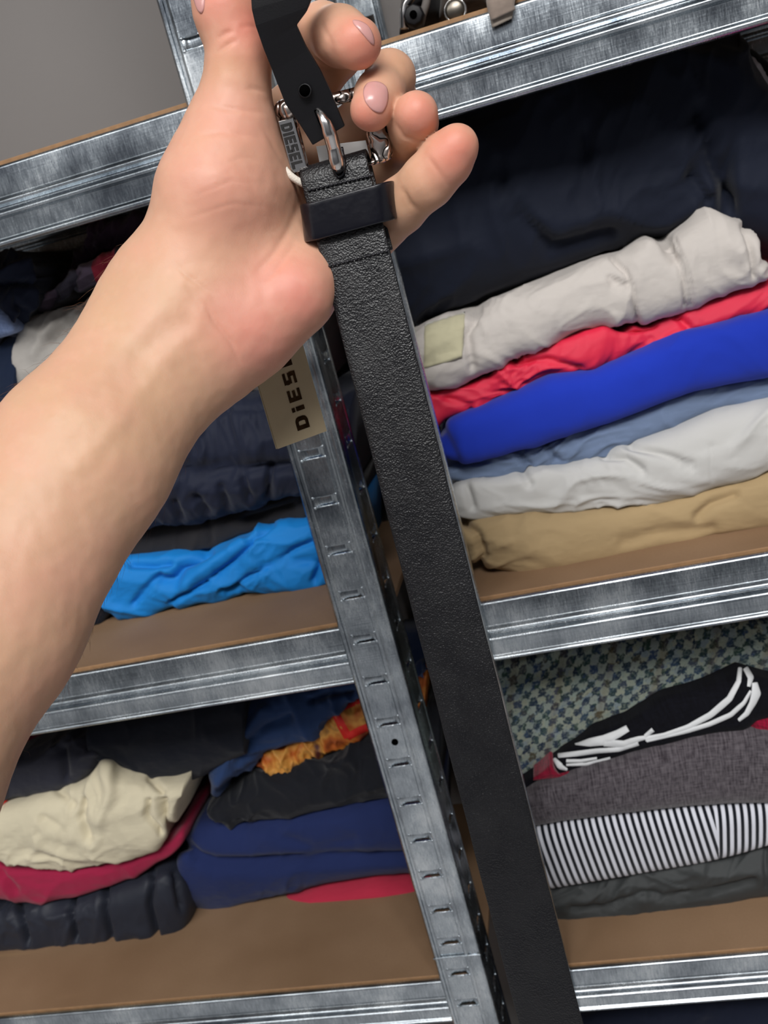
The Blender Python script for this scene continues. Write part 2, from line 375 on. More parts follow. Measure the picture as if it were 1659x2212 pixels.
def garment(name, label, top, bot, Y, mat, depth=0.18, seed=1, wr=0.0041, fx=14, fz=45, bulge=None, grooves=(), endl=False, endr=False,
            NU=190, NV=40, cat='folded clothes', group=None, parent=None, ytop=0.0, full=0.72, fine=0.0):
    depth = min(depth, 0.985 - Y)
    T = smooth1(resample(top, NU)); B = smooth1(resample(bot, NU))
    rings = []; uvs = []
    sx = 0.0
    for i in range(NU):
        u = i / (NU - 1)
        pt = at(T[i, 0], T[i, 1], Y + ytop); pb = at(B[i, 0], B[i, 1], Y)
        c = (pt + pb) / 2; hv = (pt - pb) / 2
        th = np.linalg.norm(hv); k = 1.0; dscale = 1.0
        if endl and u < 0.08: k = math.sqrt(max(0.02, 1 - (1 - u / 0.08) ** 2))
        if endr and u > 0.92: k = math.sqrt(max(0.02, 1 - ((u - 0.92) / 0.08) ** 2))
        b = (bulge if bulge is not None else min(0.9 * th, 0.026)) * (0.35 + 0.65 * k)
        hv = hv * k
        ring = []; uv = []
        sx = c[0]
        for j in range(NV):
            a = -math.pi / 2 + math.pi * j / (NV - 1); s_, c_ = math.sin(a), math.cos(a)
            ss = math.copysign(abs(s_) ** full, s_); cc = abs(c_) ** full
            p = c + hv * ss; p = p + np.array([0, -b * cc, 0]); ring.append(p); uv.append((sx, ss * th))
        d = depth * (0.5 + 0.5 * k)
        for q in (0.2, 0.6, 1.0): ring.append(c + hv * (1 - 0.12 * q) + np.array([0, d * q + ytop * 0, 0])); uv.append((sx, th + d * q))
        for q in (1.0, 0.6, 0.2): ring.append(c - hv * (1 - 0.12 * q) + np.array([0, d * q, 0])); uv.append((sx, -th - d * q))
        rings.append(ring); uvs.append(uv)
    P = np.array(rings); n2 = P.shape[1]
    du = np.gradient(P, axis=0); dv = (np.roll(P, -1, 1) - np.roll(P, 1, 1))
    N = np.cross(du, dv); N /= np.maximum(np.linalg.norm(N, axis=2, keepdims=True), 1e-9)
    cen = P.mean(axis=1, keepdims=True)
    if ((P - cen) * N).sum() < 0: N = -N
    D = np.zeros((NU, n2))
    if wr:
        rnd = random.Random(seed); X = P[:, :, 0]; Yy = P[:, :, 1]; Z = P[:, :, 2]; off = seed * 3.71
        wx = pn(np.stack([X * 11 + off, Yy * 9, Z * 11], -1)); wz = pn(np.stack([X * 11, Yy * 9 + off, Z * 11 + 9], -1))
        mask = np.clip(0.55 + 1.1 * pn(np.stack([X * 9 - off, Yy * 5, Z * 14], -1)), 0.12, 1.2)
        for k in range(3):
            a_ = rnd.uniform(-0.7, 0.7); ca, sa = math.cos(a_), math.sin(a_); g = 2.0 ** k
            q = np.stack([((X + 0.03 * wx) * ca + (Z + 0.03 * wz) * sa) * fx * g + off * (k + 1), Yy * 14, (-(X + 0.03 * wx) * sa + (Z + 0.03 * wz) * ca) * fz * g - off], -1)
            v = pn(q); r = 1 - np.minimum(1, np.abs(v) * 2.6)
            D += ((r ** 2) * 1.1 - 0.35 + v * 0.55) * wr * (mask if k else 0.4 + 0.6 * mask) / (1.7 ** k)
        if fine: D += fine * pn(np.stack([X * 160, Yy * 90, Z * 160], -1))
    Q = P.reshape(-1, 3)
    px = proj(Q)
    D = D.ravel()
    for line, amp, wpx in grooves:
        dd = polydist(px, line); D = D + 1.45 * amp * np.exp(-(dd / wpx) ** 2)
    D = D.reshape(NU, n2)
    fade = np.ones(n2); fade[NV:] = 0.3; D *= fade
    P = P + N * D[:, :, None]
    V = P.reshape(-1, 3); Fc = grid_faces(NU, n2, True)
    V = list(map(tuple, V)); Fc += [tuple(range(n2 - 1, -1, -1)), tuple(range((NU - 1) * n2, NU * n2))]
    o = mesh_obj(name, V, Fc, mat, parent, uv=np.array(uvs).reshape(-1, 2))
    return tag(o, label, cat, group) if parent is None else o
def bvh_of(o):
    me = o.data; return BVHTree.FromPolygons([o.matrix_world @ v.co for v in me.vertices], [tuple(p.vertices) for p in me.polygons])
def hit(bvh, px, py):
    r = Vector(ray(px, py)).normalized(); o = Vector((0, 0, CZ)); h = bvh.ray_cast(o, r); return h
def patch(name, bvh, quad, nu, nv, off, mat, parent, dome=0.0, thick=0.0006, shape='quad', wob=0.0):
    """a thin piece lying on a surface: quad = four outline corners (tl, tr, br, bl) seen from the front"""
    q = [np.array(p, float) for p in quad]; pts = []; nrm = []
    for i in range(nu):
        for j in range(nv):
            s, t = i / (nu - 1), j / (nv - 1)
            if shape == 'oval':
                a, b = 2 * s - 1, 2 * t - 1
                a, b = a * math.sqrt(1 - b * b / 2.2), b * math.sqrt(1 - a * a / 2.2); s, t = (a + 1) / 2, (b + 1) / 2
            p = (q[0] * (1 - s) + q[1] * s) * (1 - t) + (q[3] * (1 - s) + q[2] * s) * t
            h = hit(bvh, p[0], p[1])
            e = max(abs(2 * i / (nu - 1) - 1), abs(2 * j / (nv - 1) - 1))
            if h[0] is None: pts.append(None); nrm.append(None); continue
            n = h[1]
            if n.dot(Vector(ray(*p))) > 0: n = -n
            pts.append(h[0] + n * (off + dome * (1 - e ** 3) + (random.uniform(-wob, wob) if wob else 0))); nrm.append(n)
    good = [k for k, p in enumerate(pts) if p is not None]
    if not good: return None
    ref = sum((pts[k] for k in good), Vector()) / len(good)
    for k, p in enumerate(pts):
        if p is None:
            g = min(good, key=lambda m: abs(m // nv - k // nv) + abs(m % nv - k % nv)); pts[k] = pts[g]; nrm[k] = nrm[g]
    V = [tuple(p) for p in pts]; Fc = grid_faces(nu, nv)
    n0 = len(V); V += [tuple(p - n * (thick + off + dome)) for p, n in zip(pts, nrm)]
    edge = [i * nv for i in range(nu)] + [(nu - 1) * nv + j for j in range(1, nv)] + [i * nv + nv - 1 for i in range(nu - 2, -1, -1)] + [j for j in range(nv - 2, 0, -1)]
    for a, b in zip(edge, edge[1:] + edge[:1]): Fc.append((a, b, n0 + b, n0 + a))
    return mesh_obj(name, V, Fc, mat, parent)
def ribbon(name, bvh, line, width, mat, parent, n=40, height=0.0008):
    """a raised strand lying on a surface, following a line seen from the front"""
    L = resample([p[:2] for p in line], n)
    Wd = np.interp(np.linspace(0, 1, n), np.linspace(0, 1, len(line)), [p[2] if len(p) > 2 else width for p in line])
    T = np.gradient(L, axis=0); T /= np.maximum(np.linalg.norm(T, axis=1, keepdims=True), 1e-9); Nn = np.stack([-T[:, 1], T[:, 0]], 1)
    V = []; last = None
    for i in range(n):
        for k, (o, hh) in enumerate(((-1, 0.0), (-0.55, 0.8), (0, 1.0), (0.55, 0.8), (1, 0.0))):
            p = L[i] + Nn[i] * o * Wd[i] / 2; h = hit(bvh, p[0], p[1])
            if h[0] is None: v = last if last is not None else Vector(at(p[0], p[1], 0.8))
            else:
                nn = h[1] if h[1].dot(Vector(ray(*p))) < 0 else -h[1]
                jag = 0.25 * height * (i % 2)
                v = h[0] + nn * (hh * height + 0.0001 + (jag if hh else 0)) ; last = v
            V.append(tuple(v))
    return mesh_obj(name, V, grid_faces(n, 5), mat, parent)

def crop(pts, ox, oy, s): return [(ox + p[0] * s, oy + p[1] * s) for p in pts]
# ---- right unit, middle shelf
A = lambda pts: crop(pts, 880, 420, 0.4696)
tan_b = A([(225, 1640), (300, 1700), (600, 1745), (900, 1690), (1200, 1610), (1400, 1560), (1659, 1510), (2000, 1440)])
tan_t = A([(195, 1490), (320, 1475), (500, 1455), (800, 1428), (1150, 1395), (1400, 1330), (1520, 1300), (1659, 1240), (2000, 1090)])
wht_t = A([(170, 1310), (280, 1302), (450, 1290), (560, 1255), (700, 1240), (900, 1190), (1000, 1140), (1200, 1070), (1400, 985), (1659, 925), (2000, 850)])
sla_t = A([(140, 1225), (250, 1235), (350, 1215), (520, 1160), (750, 1095), (1000, 1005), (1300, 895), (1659, 822), (2000, 740)])
blu_t = A([(120, 1090), (180, 1020), (350, 965), (650, 825), (850, 800), (1050, 712), (1300, 620), (1659, 520), (2000, 420)])
red_t = A([(30, 905), (200, 880), (400, 800), (700, 660), (900, 597), (1100, 585), (1300, 520), (1550, 430), (1659, 395), (2000, 300)])
bei_t = A([(0, 650), (70, 600), (150, 565), (320, 520), (360, 500), (600, 400), (900, 285), (1000, 262), (1100, 185), (1180, 205), (1300, 110), (1370, 62), (1450, 90), (1530, 130), (1580, 180), (1620, 290)])
bei_b = A([(20, 905), (200, 885), (400, 805), (700, 665), (900, 602), (1100, 590), (1300, 525), (1550, 435), (1645, 398)])
GR = 'clothes folded on the right unit, middle shelf'
g_tan = garment('trousers', 'tan khaki trousers folded at the bottom of the pile above the right board', tan_t, tan_b, 0.775, fabric('tan_cotton', '#b59c75', 0.08), seed=3, wr=0.0024, fx=8, fz=25, group=GR, endl=True,
    grooves=[(A([(245, 1490), (320, 1560), (350, 1660), (330, 1710)]), -0.005, 9), (A([(1340, 1480), (1400, 1420), (1500, 1380)]), -0.004, 12), (A([(1000, 1600), (1150, 1560), (1400, 1540)]), -0.0025, 14)])
g_wht = garment('trousers', 'pale grey-white trousers folded between tan and slate-blue ones', wht_t, [(x, y + 5) for x, y in tan_t], 0.778, fabric('offwhite_nylon', '#d3d2cf', 0.05, rough=0.6, sheen=0.05, wrk=0.12), seed=9, wr=0.0030, fx=9, fz=30, group=GR, endl=True,
    grooves=[(A([(900, 1200), (1000, 1210), (1080, 1270)]), -0.004, 8), (A([(1020, 1150), (1150, 1190), (1310, 1250)]), -0.004, 9), (A([(530, 1270), (560, 1330)]), -0.003, 9), (A([(270, 1340), (300, 1440)]), -0.004, 8), (A([(1400, 1160), (1400, 1320)]), -0.0008, 4)])
g_sla = garment('trousers', 'slate-blue trousers folded under the royal-blue sweatshirt', sla_t, [(x, y + 5) for x, y in wht_t], 0.785, fabric('slate_nylon', '#7587a6', 0.08, rough=0.65), seed=14, wr=0.0030, fx=12, fz=35, group=GR, endl=True,
    grooves=[(A([(520, 1180), (560, 1260)]), -0.004, 9), (A([(640, 1150), (690, 1230)]), -0.004, 9)])
g_blu = garment('sweatshirt', 'royal-blue fleece sweatshirt folded in the right middle pile', blu_t, [(x, y + 4) for x, y in sla_t], 0.778, fabric('royal_fleece', '#1f3ab8', 0.10, weave=500, rough=0.95, sheen=0.15, wrk=0.08), seed=21, wr=0.0016, fx=6, fz=15, group=GR, endl=True,
    grooves=[(A([(150, 1080), (190, 1150), (230, 1230)]), -0.002, 12)])
g_red = garment('jacket', 'bright coral-red thin jacket folded above the royal-blue sweatshirt', red_t, [(x, y + 5) for x, y in blu_t], 0.785, fabric('coral_nylon', '#e62a49', 0.06, rough=0.45, sheen=0.05, spec=0.4, wrk=0.12), seed=33, wr=0.0047, fx=14, fz=40, group=GR,
    grooves=[(A([(500, 770), (640, 760), (790, 800)]), -0.004, 8), (A([(180, 940), (290, 980)]), -0.004, 9), (A([(1240, 560), (1290, 610)]), -0.004, 8), (A([(960, 590), (1050, 620), (1130, 600)]), -0.004, 9)])
g_bei = garment('trousers', 'light beige rolled cargo trousers with a hook-and-loop patch and seams', bei_t, bei_b, 0.790, fabric('beige_cotton', '#cdc6c0', 0.05), seed=41, wr=0.0041, fx=16, fz=30, group=GR, endr=True, bulge=0.030,
    grooves=[(A([(940, 290), (1000, 350), (1040, 450), (1055, 585)]), -0.0035, 5), (A([(1200, 220), (1250, 310), (1275, 410), (1280, 520)]), -0.0035, 5), (A([(1225, 200), (1275, 300), (1300, 400), (1305, 510)]), -0.0020, 4),
             (A([(320, 520), (270, 640), (300, 800)]), -0.004, 10), (A([(1550, 140), (1580, 260), (1600, 380)]), -0.004, 7), (A([(930, 380), (1010, 420)]), -0.003, 6), (A([(940, 410), (1020, 440)]), -0.003, 6), (A([(1180, 205), (1230, 300)]), -0.005, 12)])
bv = bvh_of(g_bei)
patch('hook_and_loop_patch', bv, A([(80, 600), (265, 545), (250, 750), (75, 800)]), 18, 18, 0.0009, fabric('fuzzy_patch', '#c9c3a4', 0.15, weave=300, rough=1.0, sheen=0.4), g_bei, wob=0.0004)
navy_m = fabric('navy_nylon', '#131929', 0.12, rough=0.75, sheen=0.1, spec=0.2, bump=0.1, wrk=0.12)
g_nav = garment('jacket', 'large puffy navy jacket stuffed above the beige trousers on the right', [(800, 262), (950, 225), (1200, 150), (1450, 78), (1600, 55), (1626, 130), (1668, 215), (1720, 330)], [(800, 700), (900, 690), (1000, 660), (1150, 600), (1300, 545), (1420, 520), (1530, 500), (1660, 560)], 0.845, navy_m, depth=0.12, seed=52, wr=0.0081, fx=9, fz=9, bulge=0.055, group=GR, NU=210, NV=52,
    grooves=[(crop([(1370, 470), (1420, 600), (1480, 800), (1490, 880)], 800, 0, 0.518), -0.010, 16), (crop([(1340, 740), (1400, 830)], 800, 0, 0.518), -0.006, 14), (crop([(1500, 650), (1490, 850)], 800, 0, 0.518), -0.008, 14), (crop([(900, 560), (910, 640)], 800, 0, 0.518), -0.006, 16), (crop([(540, 700), (570, 800)], 800, 0, 0.518), -0.006, 16), (crop([(620, 880), (760, 1040), (1000, 980)], 800, 0, 0.518), -0.006, 18)])
garment('shirt', 'pale grey cloth edge peeking out right of the navy jacket', [(1600, 110), (1625, 125), (1660, 175), (1700, 240), (1760, 330)], [(1600, 420), (1640, 430), (1680, 440), (1720, 450), (1780, 470)], 0.90, fabric('palegrey_cotton', '#c4c2cc', 0.05), depth=0.05, wr=0.001, group=GR)
garment('bag', 'black bag in the shade behind the pale grey cloth, right edge', [(1590, 95), (1625, 105), (1655, 130), (1700, 190), (1780, 300)], [(1590, 420), (1640, 430), (1680, 440), (1720, 450), (1800, 470)], 0.955, fabric('black_bag', '#0a0a0c', 0.1), depth=0.03, wr=0.001, cat='bag', bulge=0.01)
# ---- right unit, bottom shelf
Bc = lambda pts: crop(pts, 1000, 1250, 0.435)
oli_b = Bc([(250, 1670), (445, 1692), (600, 1697), (750, 1696), (950, 1665), (1150, 1620), (1300, 1580), (1400, 1548), (1515, 1535), (1800, 1470)])
oli_t = Bc([(250, 1510), (400, 1492), (500, 1475), (700, 1440), (900, 1400), (1200, 1345), (1515, 1265), (1800, 1200)])
str_t = Bc([(200, 1220), (335, 1192), (500, 1155), (800, 1110), (1100, 1080), (1300, 1068), (1515, 1060), (1800, 1055)])
gry_t = Bc([(150, 1080), (300, 1030), (380, 985), (520, 945), (900, 820), (1100, 757), (1400, 700), (1515, 700), (1800, 700)])
blk_t = Bc([(280, 1010), (440, 905), (560, 820), (640, 750), (800, 690), (1000, 572), (1100, 540), (1200, 510), (1360, 432), (1450, 460), (1515, 482), (1800, 520)])
GB = 'clothes folded on the right unit, bottom shelf'
g_oli = garment('jacket', 'dark olive-grey nylon jacket at the bottom of the lower right pile', oli_t, oli_b, 0.795, fabric('olive_nylon', '#3a3d3e', 0.08, rough=0.5, sheen=0.05, spec=0.4), seed=61, wr=0.0038, fx=10, fz=24, group=GB,
    grooves=[(Bc([(540, 1640), (700, 1640), (900, 1560), (1000, 1590), (1150, 1560), (1300, 1540), (1450, 1500)]), -0.004, 7), (Bc([(1500, 1300), (1505, 1530)]), -0.002, 4)])
def mat_stripes():
    t = NT('striped_jersey'); uv = t.coord('UV'); sep = t.n('ShaderNodeSeparateXYZ'); t.l(uv, sep.inputs[0])
    x = sep.outputs[0]; y = sep.outputs[1]
    xs = t.math('ADD', x, -0.052)                              # side seam where the stripes meet in a vee
    left = t.math('LESS_THAN', xs, 0.0)
    slant = t.math('ADD', t.math('MULTIPLY', left, 0.24), -0.06)
    ph = t.math('FRACT', t.math('MULTIPLY', t.math('ADD', t.math('ADD', xs, 1.0), t.math('MULTIPLY', y, slant)), 1 / 0.0066))
    col = t.mix(t.ramp(t.math('ABSOLUTE', t.math('SUBTRACT', ph, 0.5)), [(0.24, (0, 0, 0)), (0.28, (1, 1, 1))]), lin('#e2e4ee'), lin('#12161f'))
    t.set(Base_Color=col, Roughness=0.9, Sheen_Weight=0.2, Specular_IOR_Level=0.2)
    w = t.n('ShaderNodeTexWave', Scale=700, bands_direction='Y'); t.l(uv, w.inputs[0]); t.bump(w.outputs['Fac'], 0.3, 0.0004); return t.m
g_str = garment('striped_shirt', 'black and white striped jersey shirt in the lower right pile', str_t, [(x, y + 5) for x, y in oli_t], 0.792, mat_stripes(), seed=67, wr=0.0008, fx=5, fz=10, group=GB, full=0.6)
def mat_knit(name, hexc, hexd, sheen=0.3):
    t = NT(name); uv = t.coord('UV'); ob = t.coord('Object')
    st = t.coord('UV', (620, 90, 1)); st2 = t.coord('UV', (90, 620, 1))
    n1 = t.noise(st, 1, 2); n2 = t.noise(st2, 1, 2)
    f = t.math('ADD', t.math('MULTIPLY', n1, 0.6), t.math('MULTIPLY', n2, 0.4))
    t.set(Base_Color=t.ramp(f, [(0.36, lin(hexd)), (0.64, lin(hexc))]), Roughness=0.92, Sheen_Weight=sheen, Specular_IOR_Level=0.15)
    t.bump(f, 0.4, 0.0008); return t.m
g_gry = garment('sweater', 'charcoal-grey fine knit sweater above the striped shirt', gry_t, [(x, y + 5) for x, y in str_t], 0.790, mat_knit('charcoal_knit', '#6a6469', '#352f35'), seed=71, wr=0.0011, fx=6, fz=12, group=GB, full=0.65)
g_mar = garment('scarf', 'maroon knit scarf showing at both ends under the black patterned sweater', Bc([(350, 985), (385, 962), (440, 912), (475, 965), (600, 940), (900, 850), (1250, 765), (1380, 735), (1440, 676), (1515, 676), (1800, 690)]), Bc([(350, 1000), (440, 985), (600, 965), (900, 880), (1250, 790), (1420, 765), (1515, 790), (1800, 800)]), 0.786, mat_knit('maroon_knit', '#a01238', '#5f0a20'), seed=75, wr=0.0008, group=GB)
g_blk = garment('sweater', 'black knit sweater with a white curved line pattern, lower right pile', blk_t, [(x, y + 3) for x, y in Bc([(395, 1000), (455, 962), (520, 945), (900, 820), (1100, 757), (1380, 712), (1440, 672), (1515, 660), (1800, 650)])], 0.796, mat_knit('black_knit', '#11121a', '#08080d', 0.03), seed=79, wr=0.0016, fx=6, fz=14, group=GB, full=0.6)
WK = mat_plain('white_yarn', '#e4e6e8', 0.9, spec=0.1, bump=0.4, bscale=900)
Pc = lambda pts: [(1180 + p[0] * 0.2887, 1420 + p[1] * 0.2887, p[2] * 0.2887) for p in pts]
bv = bvh_of(g_blk)
for ln in [[(1450, 80, 30), (1440, 180, 42), (1370, 310, 50), (1230, 430, 45), (1060, 520, 35), (880, 580, 30), (740, 610, 38)],
           [(1530, 250, 20), (1480, 340, 35), (1380, 430, 38), (1220, 500, 35), (1060, 550, 32), (900, 590, 26), (750, 625, 24)],
           [(1490, 80, 40), (1530, 150, 45), (1515, 220, 25)], [(1560, 190, 40), (1570, 270, 70), (1545, 340, 50), (1500, 420, 40), (1440, 470, 26)],
           [(610, 530, 50), (540, 570, 60), (430, 620, 75), (300, 640, 60), (220, 650, 12)], [(430, 640, 50), (580, 650, 55), (690, 610, 50), (740, 600, 30)], [(740, 590, 30), (800, 540, 34)],
           [(90, 735, 34), (230, 720, 40), (380, 700, 38), (540, 690, 34), (690, 640, 40)], [(60, 760, 26), (110, 820, 46), (155, 840, 20)], [(150, 775, 26), (260, 775, 26), (380, 755, 20)], [(150, 805, 18), (300, 800, 26), (480, 755, 22)]]:
    ribbon('knit_line', bv, Pc(ln), 10, WK, g_blk)
def mat_tweed():
    t = NT('houndstooth_tweed'); uv = t.coord('UV', (1, 1, 1), (0, 0, 0.25)); ob = t.coord('Object')
    dn = t.n('ShaderNodeTexNoise', Scale=260, Detail=3); t.l(uv, dn.inputs['Vector'])
    vm = t.n('ShaderNodeVectorMath', operation='SCALE'); t.l(dn.outputs['Color'], vm.inputs[0]); vm.inputs['Scale'].default_value = 0.009
    va = t.n('ShaderNodeVectorMath', operation='ADD'); t.l(uv, va.inputs[0]); t.l(vm.outputs[0], va.inputs[1]); wv = va.outputs[0]
    v = t.n('ShaderNodeTexVoronoi', Scale=130); t.l(wv, v.inputs['Vector']); ch = t.n('ShaderNodeTexChecker', Scale=125); t.l(wv, ch.inputs[0])
    sep = t.n('ShaderNodeSeparateXYZ'); t.l(v.outputs['Color'], sep.inputs[0])
    dark = t.ramp(sep.outputs[0], [(0.2, lin('#26364a')), (0.5, lin('#324a42')), (0.75, lin('#34496a')), (1.0, lin('#54503a'))])
    lite = t.ramp(sep.outputs[1], [(0.2, lin('#96a39a')), (0.6, lin('#a3a896')), (1.0, lin('#8798a0'))])
    f = t.math('ADD', t.math('MULTIPLY', ch.outputs['Fac'], 0.34), t.math('MULTIPLY', t.noise(uv, 380, 5), 0.9))
    col = t.mix(t.ramp(f, [(0.44, (0, 0, 0)), (0.74, (1, 1, 1))]), dark, lite)
    w = t.n('ShaderNodeTexWave', Scale=6.5, Distortion=0.4); t.l(uv, w.inputs[0])
    col = t.mix(t.ramp(w.outputs['Fac'], [(0.90, (0, 0, 0)), (1.0, (0.28,) * 3)]), col, lin('#6b5330'))
    t.set(Base_Color=col, Roughness=1.0, Sheen_Weight=0.4, Specular_IOR_Level=0.1)
    t.bump(t.noise(uv, 500, 3), 0.6, 0.0012); return t.m
garment('tweed_jacket', 'blue-green houndstooth tweed jacket at the top of the lower right pile', Bc([(100, 330), (400, 290), (800, 250), (1200, 170), (1515, 110), (1900, 40)]), Bc([(200, 1100), (300, 1045), (440, 935), (640, 790), (800, 720), (1000, 610), (1200, 545), (1360, 475), (1515, 510), (1900, 560)]), 0.835, mat_tweed(), depth=0.12, seed=83, wr=0.0038, fx=6, fz=10, bulge=0.03, group=GB, fine=0.0006)
# ---- left unit, middle shelf
Cc = lambda pts: crop(pts, 200, 820, 0.3376)
GL = 'clothes folded on the left unit, middle shelf'
blu_b = Cc([(-300, 1380), (0, 1330), (90, 1410), (200, 1520), (370, 1500), (520, 1440), (800, 1405), (1000, 1352), (1250, 1330), (1490, 1310), (1700, 1275)])
blu_tt = Cc([(-300, 1150), (0, 1130), (250, 1110), (500, 1090), (770, 1058), (900, 1005), (1000, 960), (1160, 902), (1360, 868), (1500, 840), (1700, 800)])
garment('jacket', 'bright cyan-blue jacket crumpled at the bottom of the left middle pile', blu_tt, blu_b, 0.835, fabric('cyan_nylon', '#1283d6', 0.06, rough=0.6, sheen=0.05, spec=0.3), seed=91, wr=0.0038, fx=10, fz=18, group=GL, NU=210, NV=52,
    grooves=[(Cc([(500, 1430), (700, 1320), (850, 1200), (1020, 1050)]), -0.006, 5), (Cc([(860, 1370), (1000, 1260), (1180, 1170), (1300, 1080), (1400, 1040)]), -0.005, 6), (Cc([(440, 1290), (520, 1290), (560, 1200), (720, 1090)]), -0.009, 12), (Cc([(260, 1440), (330, 1350), (420, 1250)]), -0.004, 7), (Cc([(1000, 1040), (1150, 920)]), -0.004, 6), (Cc([(1250, 1170), (1440, 1180)]), -0.005, 7), (Cc([(1420, 1280), (1450, 1200)]), -0.006, 7), (Cc([(830, 1350), (960, 1345)]), -0.006, 7), (Cc([(600, 1300), (800, 1150), (950, 1040)]), 0.004, 14), (Cc([(250, 1180), (400, 1190), (480, 1170)]), -0.005, 9)])
bk_t = Cc([(-300, 960), (0, 950), (360, 915), (500, 898), (700, 878), (900, 830), (1100, 775), (1330, 700), (1700, 620)])
garment('trousers', 'black trousers folded between the cyan-blue jacket and the navy puffer', bk_t, [(x, y + 4) for x, y in blu_tt], 0.845, fabric('black_twill', '#2a292c', 0.10), seed=95, wr=0.0041, fx=9, fz=16, group=GL, grooves=[(Cc([(740, 900), (760, 1040)]), -0.002, 8), (Cc([(1000, 880), (1250, 800)]), -0.006, 14)])
puff_m = fabric('navy_puffer', '#161c30', 0.10, rough=0.68, sheen=0.1, spec=0.25, bump=0.08, wrk=0.06)
pf_t = Cc([(-300, 230), (0, 210), (400, 160), (650, 140), (820, 105), (1000, 62), (1100, 60), (1250, 75), (1700, 60)])
garment('puffer_jacket', 'navy quilted puffer jacket in the left middle pile beside the post', pf_t, [(x, y + 4) for x, y in bk_t], 0.835, puff_m, seed=99, wr=0.0041, fx=22, fz=14, group=GL, NU=210, NV=52, bulge=0.045,
    grooves=[(Cc([(-300, 620), (500, 588), (900, 580), (1350, 560)]), -0.008, 12), (Cc([(700, 205), (1150, 183)]), -0.0015, 4), (Cc([(1120, 580), (1130, 760)]), -0.006, 8), (Cc([(820, 700), (860, 830)]), -0.005, 9), (Cc([(660, 760), (730, 860)]), -0.005, 9), (Cc([(960, 640), (1000, 760)]), -0.005, 8), (Cc([(520, 800), (560, 890)]), -0.005, 9)])
Dc = lambda pts: crop(pts, 0, 460, 0.217)
wh_b = [(60, 850), (200, 845), (350, 840), (475, 855), (540, 842), (700, 838)]
garment('sweater', 'grey-white sweatshirt folded over the navy puffer, mostly behind the arm', Dc([(285, 1130), (330, 1060), (500, 980), (900, 850), (1300, 650), (1900, 500), (3000, 300)]), [(62, 870)] + wh_b[1:], 0.842, fabric('greige_fleece', '#b9b4ae', 0.12, rough=0.95), seed=103, wr=0.0041, fx=10, fz=14, group=GL, bulge=0.03, endl=False,
    grooves=[(Dc([(330, 1400), (420, 1250), (540, 1130)]), 0.004, 14), (Dc([(520, 1280), (700, 1080)]), -0.005, 12)])
def mat_plaid():
    t = NT('plaid_flannel'); uv = t.coord('UV'); sep = t.n('ShaderNodeSeparateXYZ'); t.l(uv, sep.inputs[0])
    def band(v, off, per, w): return t.math('LESS_THAN', t.math('FRACT', t.math('MULTIPLY', t.math('ADD', v, off), 1 / per)), w)
    col = t.mix(t.math('MULTIPLY', band(sep.outputs[0], 1.0, 0.055, 0.5), 0.8), lin('#8a7890'), lin('#565868'))
    col = t.mix(t.math('MULTIPLY', band(sep.outputs[1], 1.0, 0.03, 0.3), 0.5), col, lin('#2c2630'))
    col = t.mix(t.math('MULTIPLY', band(sep.outputs[0], 0.547, 0.145, 0.17), 0.9), col, lin('#e03a55'))
    t.set(Base_Color=col, Roughness=0.95, Sheen_Weight=0.3); t.bump(t.noise(uv, 600, 3), 0.3, 0.0006); return t.m
garment('plaid_shirt', 'purple-grey plaid flannel shirt with a red check, upper left behind the wrist', Dc([(300, 800), (560, 720), (700, 580), (900, 460), (1380, 290), (1900, 130), (2600, -60)]), Dc([(330, 1035), (560, 940), (760, 840), (1060, 680), (1380, 480), (1900, 300), (2600, 120)]), 0.848, mat_plaid(), seed=107, wr=0.0041, fx=14, fz=20, group=GL, endl=True,
    grooves=[(Dc([(760, 570), (700, 680), (760, 840)]), -0.005, 7), (Dc([(520, 800), (560, 900)]), -0.005, 8)])
garment('plaid_scarf', 'dark plum plaid scarf crumpled under the left upper beam', Dc([(560, 700), (760, 420), (900, 300), (930, 130), (1050, 100), (1500, 0), (2400, -200)]), Dc([(590, 760), (760, 620), (900, 480), (1100, 400), (1380, 320), (1800, 180), (2400, 0)]), 0.875, fabric('plum_plaid', '#3d2a3c', 0.3, blotch=40), seed=109, wr=0.0081, fx=22, fz=22, group=GL, endl=True)
garment('jeans', 'dark blue-black jeans crumpled at the left edge below the upper beam', Dc([(-500, 420), (0, 400), (180, 430), (330, 560), (420, 690)]), Dc([(-500, 1250), (0, 1230), (150, 1180), (270, 1100), (330, 960)]), 0.83, fabric('dark_denim', '#1c2236', 0.2), seed=113, wr=0.0095, fx=12, fz=22, group=GL, endr=True,
    grooves=[(Dc([(0, 600), (150, 560), (300, 545)]), 0.005, 8), (Dc([(0, 720), (150, 690), (330, 700)]), -0.006, 8), (Dc([(130, 900), (220, 960), (180, 1130)]), -0.006, 8)])
garment('cuff', 'light blue ribbed denim cuff at the left edge of the picture', Dc([(-400, 800), (-100, 860), (0, 905), (60, 960), (110, 1060)]), Dc([(-400, 1240), (-100, 1242), (0, 1240), (100, 1215), (180, 1170)]), 0.805, mat_knit('light_denim_rib', '#93a7d2', '#6d80ab'), seed=117, wr=0.0012, group=GL, endr=True, depth=0.05)
garment('jeans', 'deep navy trousers at the left edge under the light blue cuff', Dc([(-500, 1260), (0, 1240), (150, 1190), (250, 1160), (285, 1180)]), Dc([(-500, 3900), (-200, 3900), (0, 3850), (200, 3800), (290, 3700)]), 0.835, fabric('deep_navy', '#15223a', 0.12), seed=121, wr=0.0054, fx=10, fz=10, group=GL, bulge=0.03)
